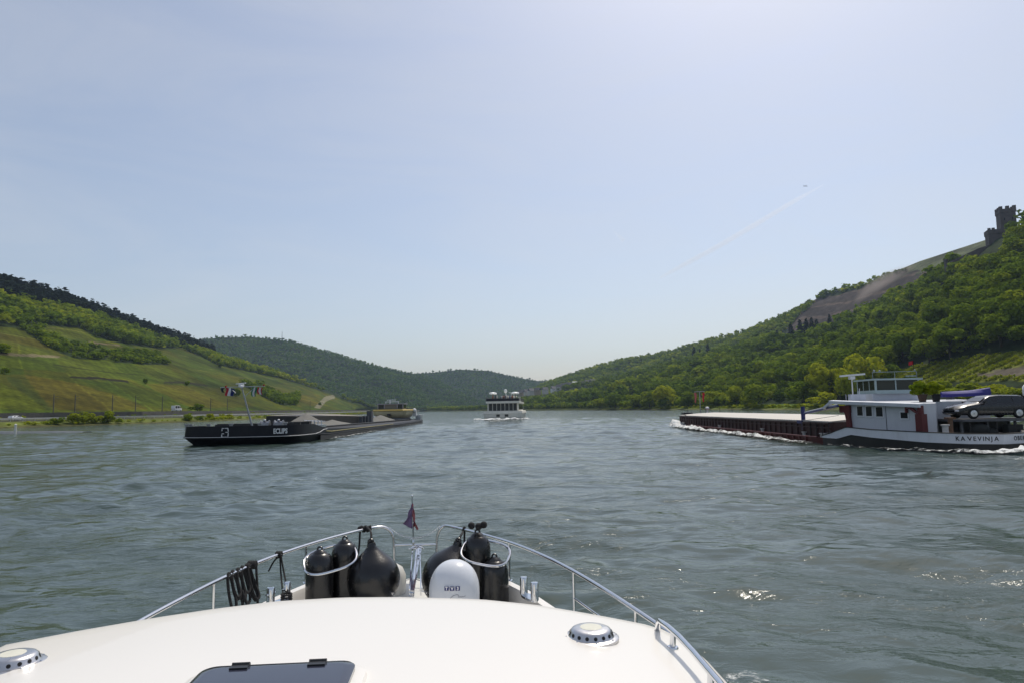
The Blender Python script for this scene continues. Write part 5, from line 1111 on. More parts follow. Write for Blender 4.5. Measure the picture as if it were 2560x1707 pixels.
# things carried
car('estate_car', 'black estate car carried crosswise on the stern platform of the red barge', 'car', (30.05, 43.6, 1.86), math.pi, PAINT_B, ESTATE, 4.84, ESTWIN)
cb = []
for x in np.linspace(0, 1, 15):
    X_ = 29.3 + 3.35 * x; w_ = .34 * math.sin(math.pi * min(.97, max(.06, .06 + .9 * x))) ** .5; top = 3.47 + .12 * x + .16 * max(0, x - .6) * 2; cb.append([(X_, 46.9 - w_, 3.25 + .05 * x), (X_, 46.9 - w_ * 1.05, 3.45 + .08 * x), (X_, 46.9 - w_ * .5, top + .1), (X_, 46.9, top + .15), (X_, 46.9 + w_ * .5, top + .1), (X_, 46.9 + w_ * 1.05, 3.45 + .08 * x), (X_, 46.9 + w_, 3.25 + .05 * x)])
m = MB().loft(cb, cap0=True, cap1=True)
T_ = thing('covered_dinghy', 'small boat under a bright blue cover on the red barge roof', 'boat', (30.9, 46.9, 3.08)); m.build('cover', mat('blue_tarpaulin', (.03, .026, .20), .6, var=.18, scale=2, bump=.3, bscale=5), T_, 'auto', world=True)
m = MB(); 
for x in (29.9, 31.9): m.box((x, 46.9, 3.17), (.15, .7, .18))
m.build('cradle', DECKG, T_, world=True)
for (x, y, s, lb) in ((27.05, 45.3, 1.0, 'leafy shrub in a brown pot, beside the wheelhouse on the red barge roof'), (27.95, 45.3, .95, 'bushy shrub in a dark pot next to the blue covered boat')):
    T_ = thing('potted_plant', lb, 'plant', (x, y, rz_(y) + .002), 0, 'potted plants on the barge roof')
    MB().lathe([(.2, 0), (.28, .42), (.31, .44), (.31, .5), (.27, .5), (.26, .44)], (0, 0, 0), 16).build('pot', mat('pot_brown', (.08, .045, .03), .8, var=.2) if s == 1 else mat('pot_dark', (.02, .02, .022), .7), T_, 'auto')
    V, t = crown_np(410 + int(x), 520, 1.0, 1.25, 7, .12, .02); o = np_mesh('foliage', V * np.array([1.5, 1.1, 1.0]) * s + np.array([0, 0, .42]), np.arange(len(V)).reshape(-1, 4), LEAF, T_, False, {'tint': ('FLOAT', np.clip(t + .22, 0, 1))})
T_ = thing('ensign', 'small red flag on a staff above the wheelhouse of the red barge', 'flag', (29.15, 49.6, 5.18))
MB().tube([(0, 0, 0), (0, 0, .75)], .02, 5).build('staff', BLKB, T_); g = [[(-.34 * u, .05 * math.sin(u * 6 + v), .74 - .26 * v - .06 * u) for v in (0, .5, 1)] for u in np.linspace(0, 1, 6)]
MB().loft(g, closed=False).loft([[(x, y + .01, z) for x, y, z in L_] for L_ in g], closed=False).build('cloth', FR_, T_, True)
# ================================================================== OUR OWN MOTOR YACHT
from mathutils.bvhtree import BVHTree
TH = math.radians(4.6); M0 = Vector((-.78, 2.67, 0)); UU = Vector((math.cos(TH), math.sin(TH), 0)); VV = Vector((-math.sin(TH), math.cos(TH), 0))
bf = lambda u, v, z: M0 + UU * u + VV * v + Vector((0, 0, z))
def uv(p): d = Vector(p) - M0; return d.dot(UU), d.dot(VV)
YB = thing('motor_yacht', 'white motor yacht under us, its cabin roof and railed bow pointing upriver', 'yacht', tuple(M0), TH)
GEL = mat('gelcoat', (.84, .805, .75), .3, var=0, coat=.2); GELD = mat('deck_gelcoat', (.66, .65, .61), .6, var=.06, scale=9, bump=.25, bscale=220)
CHROME = mat('chrome', (.72, .73, .75), .10, 1.0, var=.06, scale=14); RUB = mat('black_vinyl', (.008, .008, .009), .24, var=.2, scale=9, bump=.08, bscale=60, spec=.6); ROPE = mat('black_rope', (.014, .014, .015), .85, var=.4, scale=30, bump=.6, bscale=260)
HP = [(1.80, -6.0), (1.85, -1), (1.83, 1.0), (1.72, 2.2), (1.52, 3.2), (1.24, 4.0), (.90, 4.7), (.56, 5.25), (.30, 5.55), (.12, 5.68), (0, 5.72)]
HP = [tuple(q) for q in resample(HP, 40)]
def hloop(ins, z, rake=0.0): R_ = [(max(0.0, u - ins * (1 if u > ins else u / max(ins, 1e-6))), v - rake * max(0, (v - 1) / 4.7) ** 2, z(v) if callable(z) else z) for u, v in HP]; return [bf(*q) for q in R_] + [bf(-u, v, zz) for u, v, zz in R_[-2::-1]]
sheer = lambda v: float(np.interp(v, [-6, 0, 2, 4, 5.7], [1.02, 1.06, 1.15, 1.25, 1.30]) if v < 5.2 else float(np.interp(v, [5.2, 5.34], [1.29, .99])))
MB().loft([hloop(.55, -.4, .9), hloop(.25, .2, .5), hloop(.04, .8, .12), hloop(0, sheer), hloop(.03, lambda v: sheer(v) + .02), hloop(.11, lambda v: sheer(v) + .02), hloop(.13, lambda v: sheer(v) - .02), hloop(.15, .98)]).build('hull', GEL, YB, 'auto', world=True)
dl = hloop(.14, 1.0); MB().add(dl, [tuple(range(len(dl)))]).build('foredeck', GELD, YB, world=True)
# cabin roof
RO = [(1830, 1707, 1.985), (1768, 1640, 1.985), (1716, 1596, 1.99), (1672, 1571, 2.0), (1630, 1557, 2.01), (1540, 1539, 2.03), (1440, 1521, 2.045), (1340, 1505, 2.055), (1200, 1491, 2.065), (1000, 1486, 2.07), (860, 1487, 2.07), (700, 1496, 2.065), (540, 1515, 2.055), (380, 1539, 2.045), (200, 1570, 2.03), (0, 1608, 2.015)]
ol = []
for px, py, z in RO: q = at_z(px, py, z); u, v = uv(q); ol.append((u, v, z))
rear = [(ol[0][0] + .05, ol[0][1] - .6, 1.98), (ol[0][0] + .08, -4.5, 1.98)]
lc = [(-u, v, z) for u, v, z in ol[:5]][::-1]; lf = ol[-1]
mid_ = [((lf[0] * (1 - f) + lc[0][0] * f), (lf[1] * (1 - f) + lc[0][1] * f), 2.01) for f in (.5,)] if lf[0] > lc[0][0] else []
OUT = rear[::-1] + ol + mid_ + lc + [(-u, v, z) for u, v, z in rear]
OUT = [tuple(q) for q in resample(OUT, 150)]
cu, cv = 0.0, -1.6; loops = []
for f, dz, kk in ((.02, 0, 0), (.25, 0, 0), (.5, 0, 0), (.7, 0, 0), (.84, 0, 0), (.92, 0, 0), (.965, 0, 0), (.988, -.004, 0), (.997, -.014, 0), (1.0, -.03, 0), (.998, -.06, 0), (.985, -.085, 0), (.97, -.42, 0), (.965, -1.0, 0)):
    loops.append([bf(cu + (u - cu) * f, cv + (v - cv) * f, 2.125 - (2.125 - z) * min(1, f) ** 2.6 + dz) for u, v, z in OUT])
rm = MB().loft(loops, closed=True, cap0=True); rf = rm.build('cabin_roof', GEL, YB, 'auto', world=True)
BV = BVHTree.FromPolygons([tuple(p) for p in rm.v], rm.f)
def roofz(x, y):
    r = BV.ray_cast(Vector((x, y, 5)), Vector((0, 0, -1))); return r[0].z if r[0] else 2.0
def on_roof(px, py):
    d = ray(px, py); r = BV.ray_cast(EYE, d); return r[0] if r[0] else at_z(px, py, 2.0)
def vent(px, py):
    c = on_roof(px, py); v = MB().lathe([(.113, -.006), (.113, .003), (.109, .006), (.094, .008), (.090, .012), (.084, .028), (.078, .035), (.068, .039), (.046, .041)], c, 48)
    vp = v.build('roof_vent', mat('satin_steel', (.64, .63, .63), .3, 1.0, var=.08, scale=30), YB, 'auto', world=True)
    MB().lathe([(.046, .0397), (.044, .042), (.002, .044)], c, 32).build('lens', mat('vent_lens', (.72, .70, .58), .35, var=.05, scale=60), vp, 'auto', world=True)
    h = MB(); s = MB()
    for k in range(16):
        a = k * 2 * math.pi / 16 + .1; n = Vector((math.cos(a) * .95, math.sin(a) * .95, .30)).normalized(); p = c + Vector((math.cos(a) * .0868, math.sin(a) * .0868, .0198)); M_ = n.to_track_quat('Z', 'Y').to_matrix()
        h.lathe([(.0075, -.001), (.0075, .0016), (.0001, .0018)], p, 12, M_)
        if k % 2 == 0: MB().lathe([(.004, 0), (.003, .002), (.0002, .0026)], c + Vector((math.cos(a) * .103, math.sin(a) * .103, .0085)), 8).build('screw', CHROME, vp, world=True)
    h.build('air_hole', mat('vent_hole', (.012, .012, .014), .8, var=0), vp, world=True)
vent(1478, 1592); vent(30, 1660)
# roof hatch
def rrect(u0, u1, v0, v1, z, r, n=6):
    o = []
    for cx, cy_, a0 in ((u1 - r, v1 - r, 0), (u0 + r, v1 - r, 90), (u0 + r, v0 + r, 180), (u1 - r, v0 + r, 270)):
        for k in range(n + 1): a = math.radians(a0 + 90 * k / n); o.append(bf(cx + r * math.cos(a), cy_ + r * math.sin(a), z))
    return o
q0, q1 = uv(at_z(512, 1667, 2.15)), uv(at_z(893, 1651, 2.15)); u0, u1, v1 = q0[0], q1[0], (q0[1] + q1[1]) / 2; v0 = v1 - .52
zr = 2.115
hf = MB().loft([rrect(u0 - .05, u1 + .05, v0 - .05, v1 + .03, zr - .03, .08), rrect(u0 - .035, u1 + .035, v0 - .035, v1 + .02, zr + .015, .07), rrect(u0 - .012, u1 + .012, v0 - .012, v1 + .008, zr + .022, .06)], cap1=True).build('hatch', GEL, YB, 'auto', world=True)
MB().loft([rrect(u0, u1, v0, v1, zr + .022, .055), rrect(u0, u1, v0, v1, zr + .036, .055), rrect(u0 + .006, u1 - .006, v0 + .006, v1 - .006, zr + .040, .05), rrect(u0 + .03, u1 - .03, v0 + .03, v1 - .03, zr + .041, .04)], cap1=True).build('tinted_lid', mat('smoked_acrylic', (.030, .032, .052), .14, var=.15, scale=5, coat=.3), hf, 'auto', world=True)
for f in (.245, .745):
    c = bf(u0 + (u1 - u0) * f, v1 - .028, zr + .043); m = MB().box(c, (.058, .044, .007), TH); m.tube([c - UU * .029 + VV * .014 + Vector((0, 0, .003)), c + UU * .029 + VV * .014 + Vector((0, 0, .003))], .006, 8)
    m.build('hinge', mat('hinge_black', (.012, .012, .012), .35, var=.1), hf, 'auto', world=True)
# grab rail along the roof edge
gp = [at_z(px, py, z) for px, py, z in ((1650, 1551, 2.085), (1672, 1567, 2.085), (1700, 1592, 2.083), (1735, 1630, 2.08), (1770, 1672, 2.08), (1800, 1707, 2.08), (1840, 1765, 2.08))]
fp = on_roof(1643, 1573); g = MB().tube([fp + Vector((0, 0, -.005)), fp * .45 + gp[0] * .55 + Vector((0, 0, .012)), gp[0]] + gp[1:] + [gp[-1] + Vector((.08, -.55, 0))], .0125, 14)
gr_ = g.build('grab_rail', CHROME, YB, 'auto', world=True)
for k, (px, py) in enumerate(((1683, 1576), (1777, 1680))):
    a = at_z(px, py, 2.08); b = Vector((a.x - .005, a.y, roofz(a.x - .01, a.y))); MB().tube([b + Vector((0, 0, -.004)), a], [.0125, .0115], 12).lathe([(.024, -.002), (.022, .004), (.013, .006)], b, 16).build('stanchion', CHROME, gr_, 'auto', world=True)
# bow rails
ZR = 1.65
def railpts(lst): return [at_z(px, py, z) for px, py, z in lst]
LR = railpts(((250, 1610, 1.58), (372, 1539, 1.60), (470, 1487, 1.62), (560, 1442, 1.635), (660, 1398, 1.645), (770, 1360, ZR), (870, 1332, ZR), (930, 1318, ZR + .004), (957, 1315, ZR)))
hb = lambda px, Y, z: Vector((at_y(px, 1300, Y).x, Y, z))
Yg = LR[-1].y; LR += [hb(972, Yg + .01, ZR - .035), hb(981, Yg + .02, ZR - .09), hb(985, Yg + .02, ZR - .17), hb(985.5, Yg + .02, 1.02)]
def smooth(pts, it=2):
    for _ in range(it):
        o = [pts[0]]
        for a, b in zip(pts, pts[1:]): o += [a * .75 + b * .25, a * .25 + b * .75]
        pts = o + [pts[-1]]
    return pts
rl = MB().tube(smooth(LR), .0165, 12).build('bow_rail', CHROME, YB, 'auto', world=True)
RRl = railpts(((1680, 1585, 1.58), (1620, 1544, 1.60), (1530, 1484, 1.62), (1440, 1429, 1.635), (1360, 1388, 1.645), (1280, 1356, ZR), (1200, 1333, ZR), (1140, 1318, ZR + .004), (1112, 1312, ZR)))
Yh = RRl[-1].y; RRl += [hb(1102, Yh + .01, ZR - .03), hb(1095, Yh + .02, ZR - .09), hb(1091, Yh + .02, ZR - .17), hb(1090.5, Yh + .02, 1.02)]
rr_ = MB().tube(smooth(RRl), .0165, 12).build('bow_rail', CHROME, YB, 'auto', world=True)
def near_rail(R, px):
    q = project(np.array([tuple(p) for p in R])); i = int(np.argmin(abs(q[:, 0] - px))); return R[i]
LRs, RRs = smooth(LR, 3), smooth(RRl, 3)
for R, par, pxs in ((LRs[:-12], rl, (537, 761)), (RRs[:-12], rr_, (1273, 1436, 1588))):
    for px in pxs:
        p = near_rail(R, px); v_ = uv(p)[1]; zf = sheer(v_) + .015; MB().tube([Vector((p.x, p.y, zf - .02)), p], .0125, 10).lathe([(.03, 0), (.028, .008), (.014, .012)], Vector((p.x, p.y, zf)), 14).build('stanchion', CHROME, par, 'auto', world=True)
a, b = near_rail(RRs, 1436), near_rail(RRs, 1588); MB().tube([a + Vector((0, 0, -.22)), b + Vector((0, 0, -.22)), near_rail(RRs, 1680) + Vector((0, 0, -.22))], .009, 8).build('mid_rail', CHROME, rr_, 'auto', world=True)
c0, c1 = LR[-1], RRl[-1]; zb = 1.43
MB().tube([Vector((c0.x, c0.y, zb)), Vector((c1.x, c1.y, zb))], .012, 10).build('gate_bar', CHROME, YB, 'auto', world=True)
fs0 = Vector((hb(1033, Yg + .02, 0).x, (c0.y + c1.y) / 2, zb)); fs1 = fs0 + Vector((-.012, 0, .565))
m = MB().tube([fs0, fs1], .0095, 10); m.lathe([(.018, 0), (.018, .05), (.012, .06)], fs0, 12).ball(fs1, .013); m.build('flagstaff', CHROME, YB, 'auto', world=True)
# sagging chain across the gate
ca, cb_ = LR[9] + Vector((.01, 0, 0)), RRl[9] + Vector((-.01, 0, .0)); m = MB(); N = 46
for k in range(N):
    f = (k + .5) / N; sag = .13 * (1 - (2 * f - 1) ** 2); p = ca.lerp(cb_, f) + Vector((0, 0, -sag + .02)); f2 = f + .01; p2 = ca.lerp(cb_, f2) + Vector((0, 0, -.13 * (1 - (2 * f2 - 1) ** 2) + .02)); t = (p2 - p).normalized()
    n1 = Vector((0, 1, 0)) if k % 2 else Vector((0, 0, 1)); sd = t.cross(n1).normalized(); m.tube([p + t * (.010 * math.cos(a)) + sd * (.0055 * math.sin(a)) for a in np.linspace(0, 6.283, 9)[:-1]], .0022, 5, True)
m.build('gate_chain', CHROME, YB, 'auto', world=True)
T_ = thing('burgee', 'faded purple and red pennant hanging limp from the yacht bow staff', 'flag', tuple(fs1 + Vector((0, 0, -.1))))
for nm, mt, a0, a1 in (('purple_cloth', mat('burgee_purple', (.17, .12, .22), .85, var=.25, scale=30), -1.0, .15), ('red_cloth', mat('burgee_red', (.30, .10, .11), .85, var=.2, scale=30), .15, 1.0)):
    g = []
    for a in np.linspace(a0, a1, 7):
        g.append([fs1 + Vector((.004 + (.105 if a < 0 else .065) * a * v ** 1.2 + .012 * math.sin(9 * v + 5 * a), -.014 + .022 * math.sin(a * 9 + 2 * v) * v, -.09 - (.30 - .07 * abs(a) + (.06 if a > .6 else 0)) * v)) for v in np.linspace(0, 1, 10)])
    MB().loft(g, closed=False).build(nm, mt, T_, True, world=True)
# anchor gear
m = MB(); a, b = at_y(1038, 1478, 7.0), at_y(1041, 1372, 8.35); m.box((a + b) / 2, (.055, (b - a).length, .03), TH, math.atan2(b.z - a.z, b.y - a.y))
for s in (-1, 1): m.loft([[a + UU * s * .05 + Vector((0, 0, z)) for z in (-.04, .03)] + [a + UU * s * .062 + Vector((0, 0, z)) for z in (.03, -.04)], [b + UU * s * .035 + Vector((0, 0, z)) for z in (-.04, .05)] + [b + UU * s * .047 + Vector((0, 0, z)) for z in (.05, -.04)]], cap0=True, cap1=True)
m.tube([b + UU * -.09 + Vector((0, 0, .01)), b + UU * .09 + Vector((0, 0, .01))], .008, 8)
m.build('anchor_roller', CHROME, YB, 'auto', world=True)
a2, b2 = at_y(1034, 1462, 7.3), at_y(1042, 1376, 8.2); m = MB().tube([a2 + Vector((0, 0, .05)), b2 + Vector((0, 0, .045))], [.016, .012], 8)
m.tube([b2 + Vector((-.07, 0, .03)), b2 + Vector((0, .03, .05)), b2 + Vector((.07, 0, .03))], .012, 8); m.build('anchor', CHROME, YB, 'auto', world=True)
c = at_y(1013, 1478, 6.9); c.z = 1.0; m = MB().lathe([(.095, 0), (.095, .05), (.06, .06), (.06, .09), (.088, .1), (.09, .135), (.07, .15), (.02, .155), (.001, .155)], c, 28); m.box(c + UU * .11 + Vector((0, 0, .05)), (.1, .14, .1), TH); m.build('windlass', CHROME, YB, 'auto', world=True)
m = MB()
for k in range(26):
    f = k / 25; p = (c + UU * .08 + Vector((0, 0, .12))).lerp(a2 + Vector((0, 0, .02)), f); n1 = UU if k % 2 else Vector((0, 0, 1)); t = VV; m.tube([p + t * .014 * math.cos(q) + n1 * .008 * math.sin(q) for q in np.linspace(0, 6.283, 8)[:-1]], .0035, 5, True)
m.build('anchor_chain', CHROME, YB, 'auto', world=True)
c = at_y(970, 1440, 7.75); c.z = .99; MB().lathe([(.19, 0), (.20, .1), (.195, .2), (.16, .28), (.09, .325), (.001, .335)], c, 32).build('ventilator_cowl', mat('cowl_white', (.62, .61, .57), .45, var=.05), YB, 'auto', world=True)
for pts in (((1310, 1484), (1337, 1499)), ((676, 1512), (716, 1497))):
    pl = [at_z(px, py, 1.285) for px, py in pts]; mid = (pl[0] + pl[1]) / 2; ax = (pl[1] - pl[0]).normalized(); m = MB()
    m.loft([[mid + ax * .15 * math.cos(a) + Vector((-ax.y, ax.x, 0)) * .052 * math.sin(a) + Vector((0, 0, z)) for a in np.linspace(0, 6.283, 25)[:-1]] for z in (-.012, .004, .008)], cap1=True)
    for p in pl:
        m.lathe([(.036, 0), (.036, .145), (.031, .155), (.001, .158)], p, 20); d = ax.cross(Vector((0, 0, 1))); m.tube([p + ax * -.055 + Vector((0, 0, .1)), p + ax * .055 + Vector((0, 0, .1))], .008, 8)
    m.build('mooring_bollard', CHROME, YB, 'auto', world=True)
# fender baskets (fixed to the rail) and the fenders standing in them
def basket(px, py, Y, wpx, tilt, ang):
    c = at_y(px, py, Y); w_ = wpx / FPX * Y; rx, ry = w_ / 2, w_ * .34; ca_, sa_ = math.cos(ang), math.sin(ang); L_ = []
    for a in np.linspace(0, 2 * math.pi, 41)[:-1]:
        x, y = math.copysign(abs(math.cos(a)) ** .72, math.cos(a)) * rx, math.copysign(abs(math.sin(a)) ** .72, math.sin(a)) * ry; L_.append(c + Vector((x * ca_ - y * sa_, x * sa_ + y * ca_, y / ry * .08 + x / rx * tilt)))
    MB().tube(L_, .0125, 10, True).build('fender_basket', CHROME, YB, 'auto', world=True); return c, ca_, sa_, rx
def cyl_fender(c, r, top, bot, label, eye=True):
    T_ = thing('cylinder_fender', label, 'fender', (c.x, c.y, bot), 0, 'cylindrical fenders in the bow baskets'); h = top - bot
    MB().lathe([(r * .35, 0), (r * .8, .02), (r, .07), (r, h - .16), (r * .985, h - .12), (r * .9, h - .07), (r * .72, h - .03), (r * .45, h - .008), (r * .3, h)], (0, 0, 0), 36).build('body', RUB, T_, 'auto')
    e = MB().lathe([(.07, h - .015), (.055, h + .004), (.036, h + .016), (.03, h + .022), (.001, h + .024)], (0, 0, 0), 16); e.tube([Vector((.022 * math.cos(a), 0, h + .026 + .02 * math.sin(a))) for a in np.linspace(0, 6.283, 13)[:-1]], .009, 8, True); e.build('eye', RUB, T_, 'auto')
    return T_
c, ca_, sa_, rx = basket(826, 1396, 6.75, 124, .045, .42)
cyl_fender(c + Vector((-rx * .44 * ca_, -rx * .44 * sa_ + .03, 0)), .132, 1.66, .99, 'black cylindrical fender in the basket beside the rope coil, lower top')
cyl_fender(c + Vector((rx * .44 * ca_, rx * .44 * sa_ + .12, 0)), .132, 1.72, .99, 'black cylindrical fender in the basket touching the bigger black ball, higher top')
c2, ca2, sa2, rx2 = basket(1214, 1380, 6.75, 118, -.035, -.22)
cyl_fender(c2 + Vector((-rx2 * .36, .14, 0)), .128, 1.77, .99, 'tall black cylindrical fender with knotted top behind the white dome')
cyl_fender(c2 + Vector((rx2 * .36, -.0, 0)), .134, 1.56, .99, 'short black cylindrical fender sunk in the basket beside the bollards')
m = MB()
for dx in (-.05, .02, .07): m.ball(c2 + Vector((-rx2 * .38 + dx, .08, 1.85 - c2.z + abs(dx) * .3)), .035, 8, 6)
o = m.build('rope_knot', ROPE, None, 'auto'); tag(o, 'black rope knot tied on top of the tall fender', 'rope')
def ball_fender(px, py, Y, rpx, topx, topy, label):
    c = at_y(px, py, Y); r = rpx / FPX * Y; tp = at_y(topx, topy, Y); ax = (tp - c); H = ax.length; M_ = ax.to_track_quat('Z', 'Y').to_matrix(); T_ = thing('ball_fender', label, 'fender', (c.x, c.y, c.z - r), 0, 'ball fenders on the bow'); b = MB(); pf = []
    for a in np.linspace(-math.pi / 2, math.radians(45), 20): pf.append((max(1e-4, r * math.cos(a)), r * math.sin(a)))
    r0, z0 = pf[-1]
    for f in (.25, .5, .75, 1.0): pf.append((r0 * (1 - f) ** 1.06 + .045 * f, z0 + (H - .05 - z0) * f))
    pf += [(.038, H - .01), (.024, H), (.001, H)]; b.lathe(pf, c, 40, M_).build('body', RUB, T_, 'auto', world=True)
    e = MB().tube([tp + Vector((.022 * math.cos(a), -.02, .022 * math.sin(a))) for a in np.linspace(0, 6.283, 13)[:-1]], .012, 8, True); e.build('eye', RUB, T_, 'auto', world=True); return c, tp, r
lc_, lt_, lr_ = ball_fender(934, 1446, 6.9, 64, 928, 1352, 'black ball fender hanging by the open bow gate, in front of the white cowl')
rc_, rt_, rr2 = ball_fender(1126, 1443, 6.9, 70, 1146, 1350, 'black ball fender half hidden behind the white satellite dome')
def rope(pts, r, label, name='rope', it=2): return tag(MB().tube(smooth([Vector(p) for p in pts], it), r, 8).build(name, ROPE, None, 'auto'), label, 'rope')
k = near_rail(LRs, 912); rope([lt_ + Vector((0, 0, .01)), lt_ + Vector((-.02, .1, .08)), k + Vector((.03, -.02, .03)), k + Vector((0, .02, .035)), k + Vector((-.03, 0, 0)), k + Vector((0, -.03, -.03)), k + Vector((.03, 0, .02)), k + Vector((-.02, .03, .03)), k + Vector((-.05, -.02, -.02)), k + Vector((-.045, -.05, -.15)), k + Vector((-.06, -.06, -.27))], .0115, 'black lashing tying the ball fender by the gate to the rail')
m = MB()
for a in range(9):
    f = (a - 4) * .018; q = k + UU * f * .9; m.tube([q + Vector((0, .026 * math.cos(t), .026 * math.sin(t) + .006 * (a % 3))) for t in np.linspace(0, 6.283, 10)[:-1]], .011, 6, True)
tag(m.build('rope_knot', ROPE, None, 'auto'), 'black rope knot wound round the rail above the ball fender by the gate', 'rope')
k = near_rail(RRs, 1162); rope([rt_ + Vector((0, 0, .01)), rt_ + Vector((.03, .1, .05)), k + Vector((-.01, -.02, -.03)), k + Vector((.0, -.03, .01)), k + Vector((.01, 0, .032)), k + Vector((.02, .03, 0)), k + Vector((.01, -.02, -.04)), k + Vector((.015, -.05, -.26))], .0115, 'black lashing tying the half hidden ball fender to the rail')
# coiled mooring line over the rail and a thinner line on the bollard
m = MB(); rs = np.random.RandomState(8)
for i in range(9):
    px = 574 + i * 5.6; k = near_rail(LRs, px) + UU * (rs.rand() - .5) * .02; dp = .17 + .12 * rs.rand() + (.10 if i > 5 else 0); off = (.10 if i > 5 else .0) * rs.rand()
    pts = [k + Vector((0, .03, -.01)), k + Vector((0, 0, .03)), k + Vector((0, -.03, 0)), k + Vector((.02 + off * .4, -.04, -dp * .5)), k + Vector((.05 + off, -.03, -dp)), k + Vector((.07 + off, .02, -dp * .9)), k + Vector((.03, .045, -dp * .45))]
    m.tube(smooth(pts + pts[:1], 2), .0125, 7)
for dx, dp in ((0.10, .46), (.18, .5)):
    k = near_rail(LRs, 600); m.tube(smooth([k + Vector((.05, -.03, -.15)), k + Vector((dx * .7, -.04, -.32)), k + Vector((dx + .03, -.03, -dp))], 2), .0135, 7)
k = near_rail(LRs, 634)
for t0 in range(4): m.tube([k + UU * (t0 * .018 - .03) + Vector((0, .028 * math.cos(t), .028 * math.sin(t))) for t in np.linspace(0, 6.283, 10)[:-1]], .0125, 6, True)
m.tube(smooth([k + Vector((.03, 0, .02)), k + Vector((.05, -.03, -.1)), k + Vector((.06, -.02, -.26)), k + Vector((.05, 0, -.42))], 2), .011, 7)
tag(m.build('mooring_line', ROPE, None, 'auto'), 'thick coil of black mooring line draped over the bow rail', 'rope')
k = near_rail(LRs, 704); bp_ = at_z(716, 1497, 1.32)
m = MB()
for dx in (-.02, 0, .02): m.tube([k + UU * dx + Vector((0, .026 * math.cos(t), .026 * math.sin(t))) for t in np.linspace(0, 6.283, 10)[:-1]], .010, 6, True)
m.tube(smooth([k + Vector((0, 0, -.02)), k + Vector((-.04, -.02, -.05)), k + Vector((-.09, -.02, -.15))], 2), .008, 6); m.tube(smooth([k + Vector((.01, 0, -.02)), k + Vector((.03, -.02, -.2)), bp_ + Vector((-.03, 0, .03))], 2), .0085, 6); m.tube(smooth([k + Vector((.02, 0, -.02)), k + Vector((.06, -.02, -.18)), bp_ + Vector((.04, -.03, .0))], 2), .0085, 6)
for z in (.0, .022, .044): m.tube([bp_ + Vector((.045 * math.cos(t), .045 * math.sin(t), z)) for t in np.linspace(0, 6.283, 12)[:-1]], .009, 6, True)
tag(m.build('spring_line', ROPE, None, 'auto'), 'thin black line from the bow rail down to the mooring bollard', 'rope')
# satellite dome
c = at_y(1136, 1470, 6.15); c.z = 1.0; rD = 61 / FPX * 6.15
pf = [(rD * .55, 0), (rD * .6, .06), (rD * .97, .10), (rD, .18), (rD, .36)] + [(max(1e-4, rD * math.cos(a) ** .88), .38 + rD * 1.02 * math.sin(a)) for a in np.linspace(.1, math.pi / 2, 14)]
topz = at_y(1136, 1398, 6.15).z; s_ = (topz - 1.0) / pf[-1][1]; pf = [(r, z * s_) for r, z in pf]
dm = MB().lathe(pf, c, 56).build('satellite_dome', mat('dome_white', (.72, .74, .78), .22, var=.02, coat=.4), YB, 'auto', world=True)
def on_dome(cx_px, cy_px, verts, faces, nm, mt, off=.002):
    a0 = math.asin(max(-1, min(1, (at_y(cx_px, cy_px, 6.15).x - c.x) / rD))) ; z0 = at_y(cx_px, cy_px, 6.15 - rD).z; out = []
    for v in verts:
        a = a0 + v.x / rD; out.append(c + Vector(((rD + off + v.z) * math.sin(a), -(rD + off + v.z) * math.cos(a), z0 + v.y - c.z)))
    return MB().add(out, faces).build(nm, mt, dm, world=True)
LB_ = mat('logo_blue', (.02, .025, .16), .4, var=0); sq = .036
for k in range(3):
    g = [Vector((x, y, 0)) for x in np.linspace(-sq / 2, sq / 2, 5) for y in (-sq / 2, sq / 2)]; F = [(2 * i, 2 * i + 2, 2 * i + 3, 2 * i + 1) for i in range(4)]
    pxc = 1122.5 + 13.4 * k; on_dome(pxc, 1470, g, F, 'logo_tile', LB_, .003); vs_, fs_ = text_geo('TV3'[k], .036, .0022, .95, .0); on_dome(pxc, 1470.3, vs_, fs_, 'logo_letter', mat('logo_white', (.8, .8, .82), .5, var=0), .0045)
m = MB(); st = [(-.12, -.005), (-.1, .004), (-.08, -.004), (-.02, -.012), (.0, .006), (.03, .016), (.05, .012), (.045, .0), (.05, -.008), (.06, -.002), (.07, -.009), (.08, -.003), (.09, -.008), (.11, -.002)]
z0 = at_y(1146, 1490, 6.15 - rD).z; m.tube(smooth([c + Vector(((rD + .003) * math.sin(.02 + x / rD), -(rD + .003) * math.cos(.02 + x / rD), z0 + y - c.z)) for x, y in st[3:]], 1), .0014, 4); m.build('signature_script', mat('script_grey', (.06, .065, .09), .5, var=0), dm, world=True)

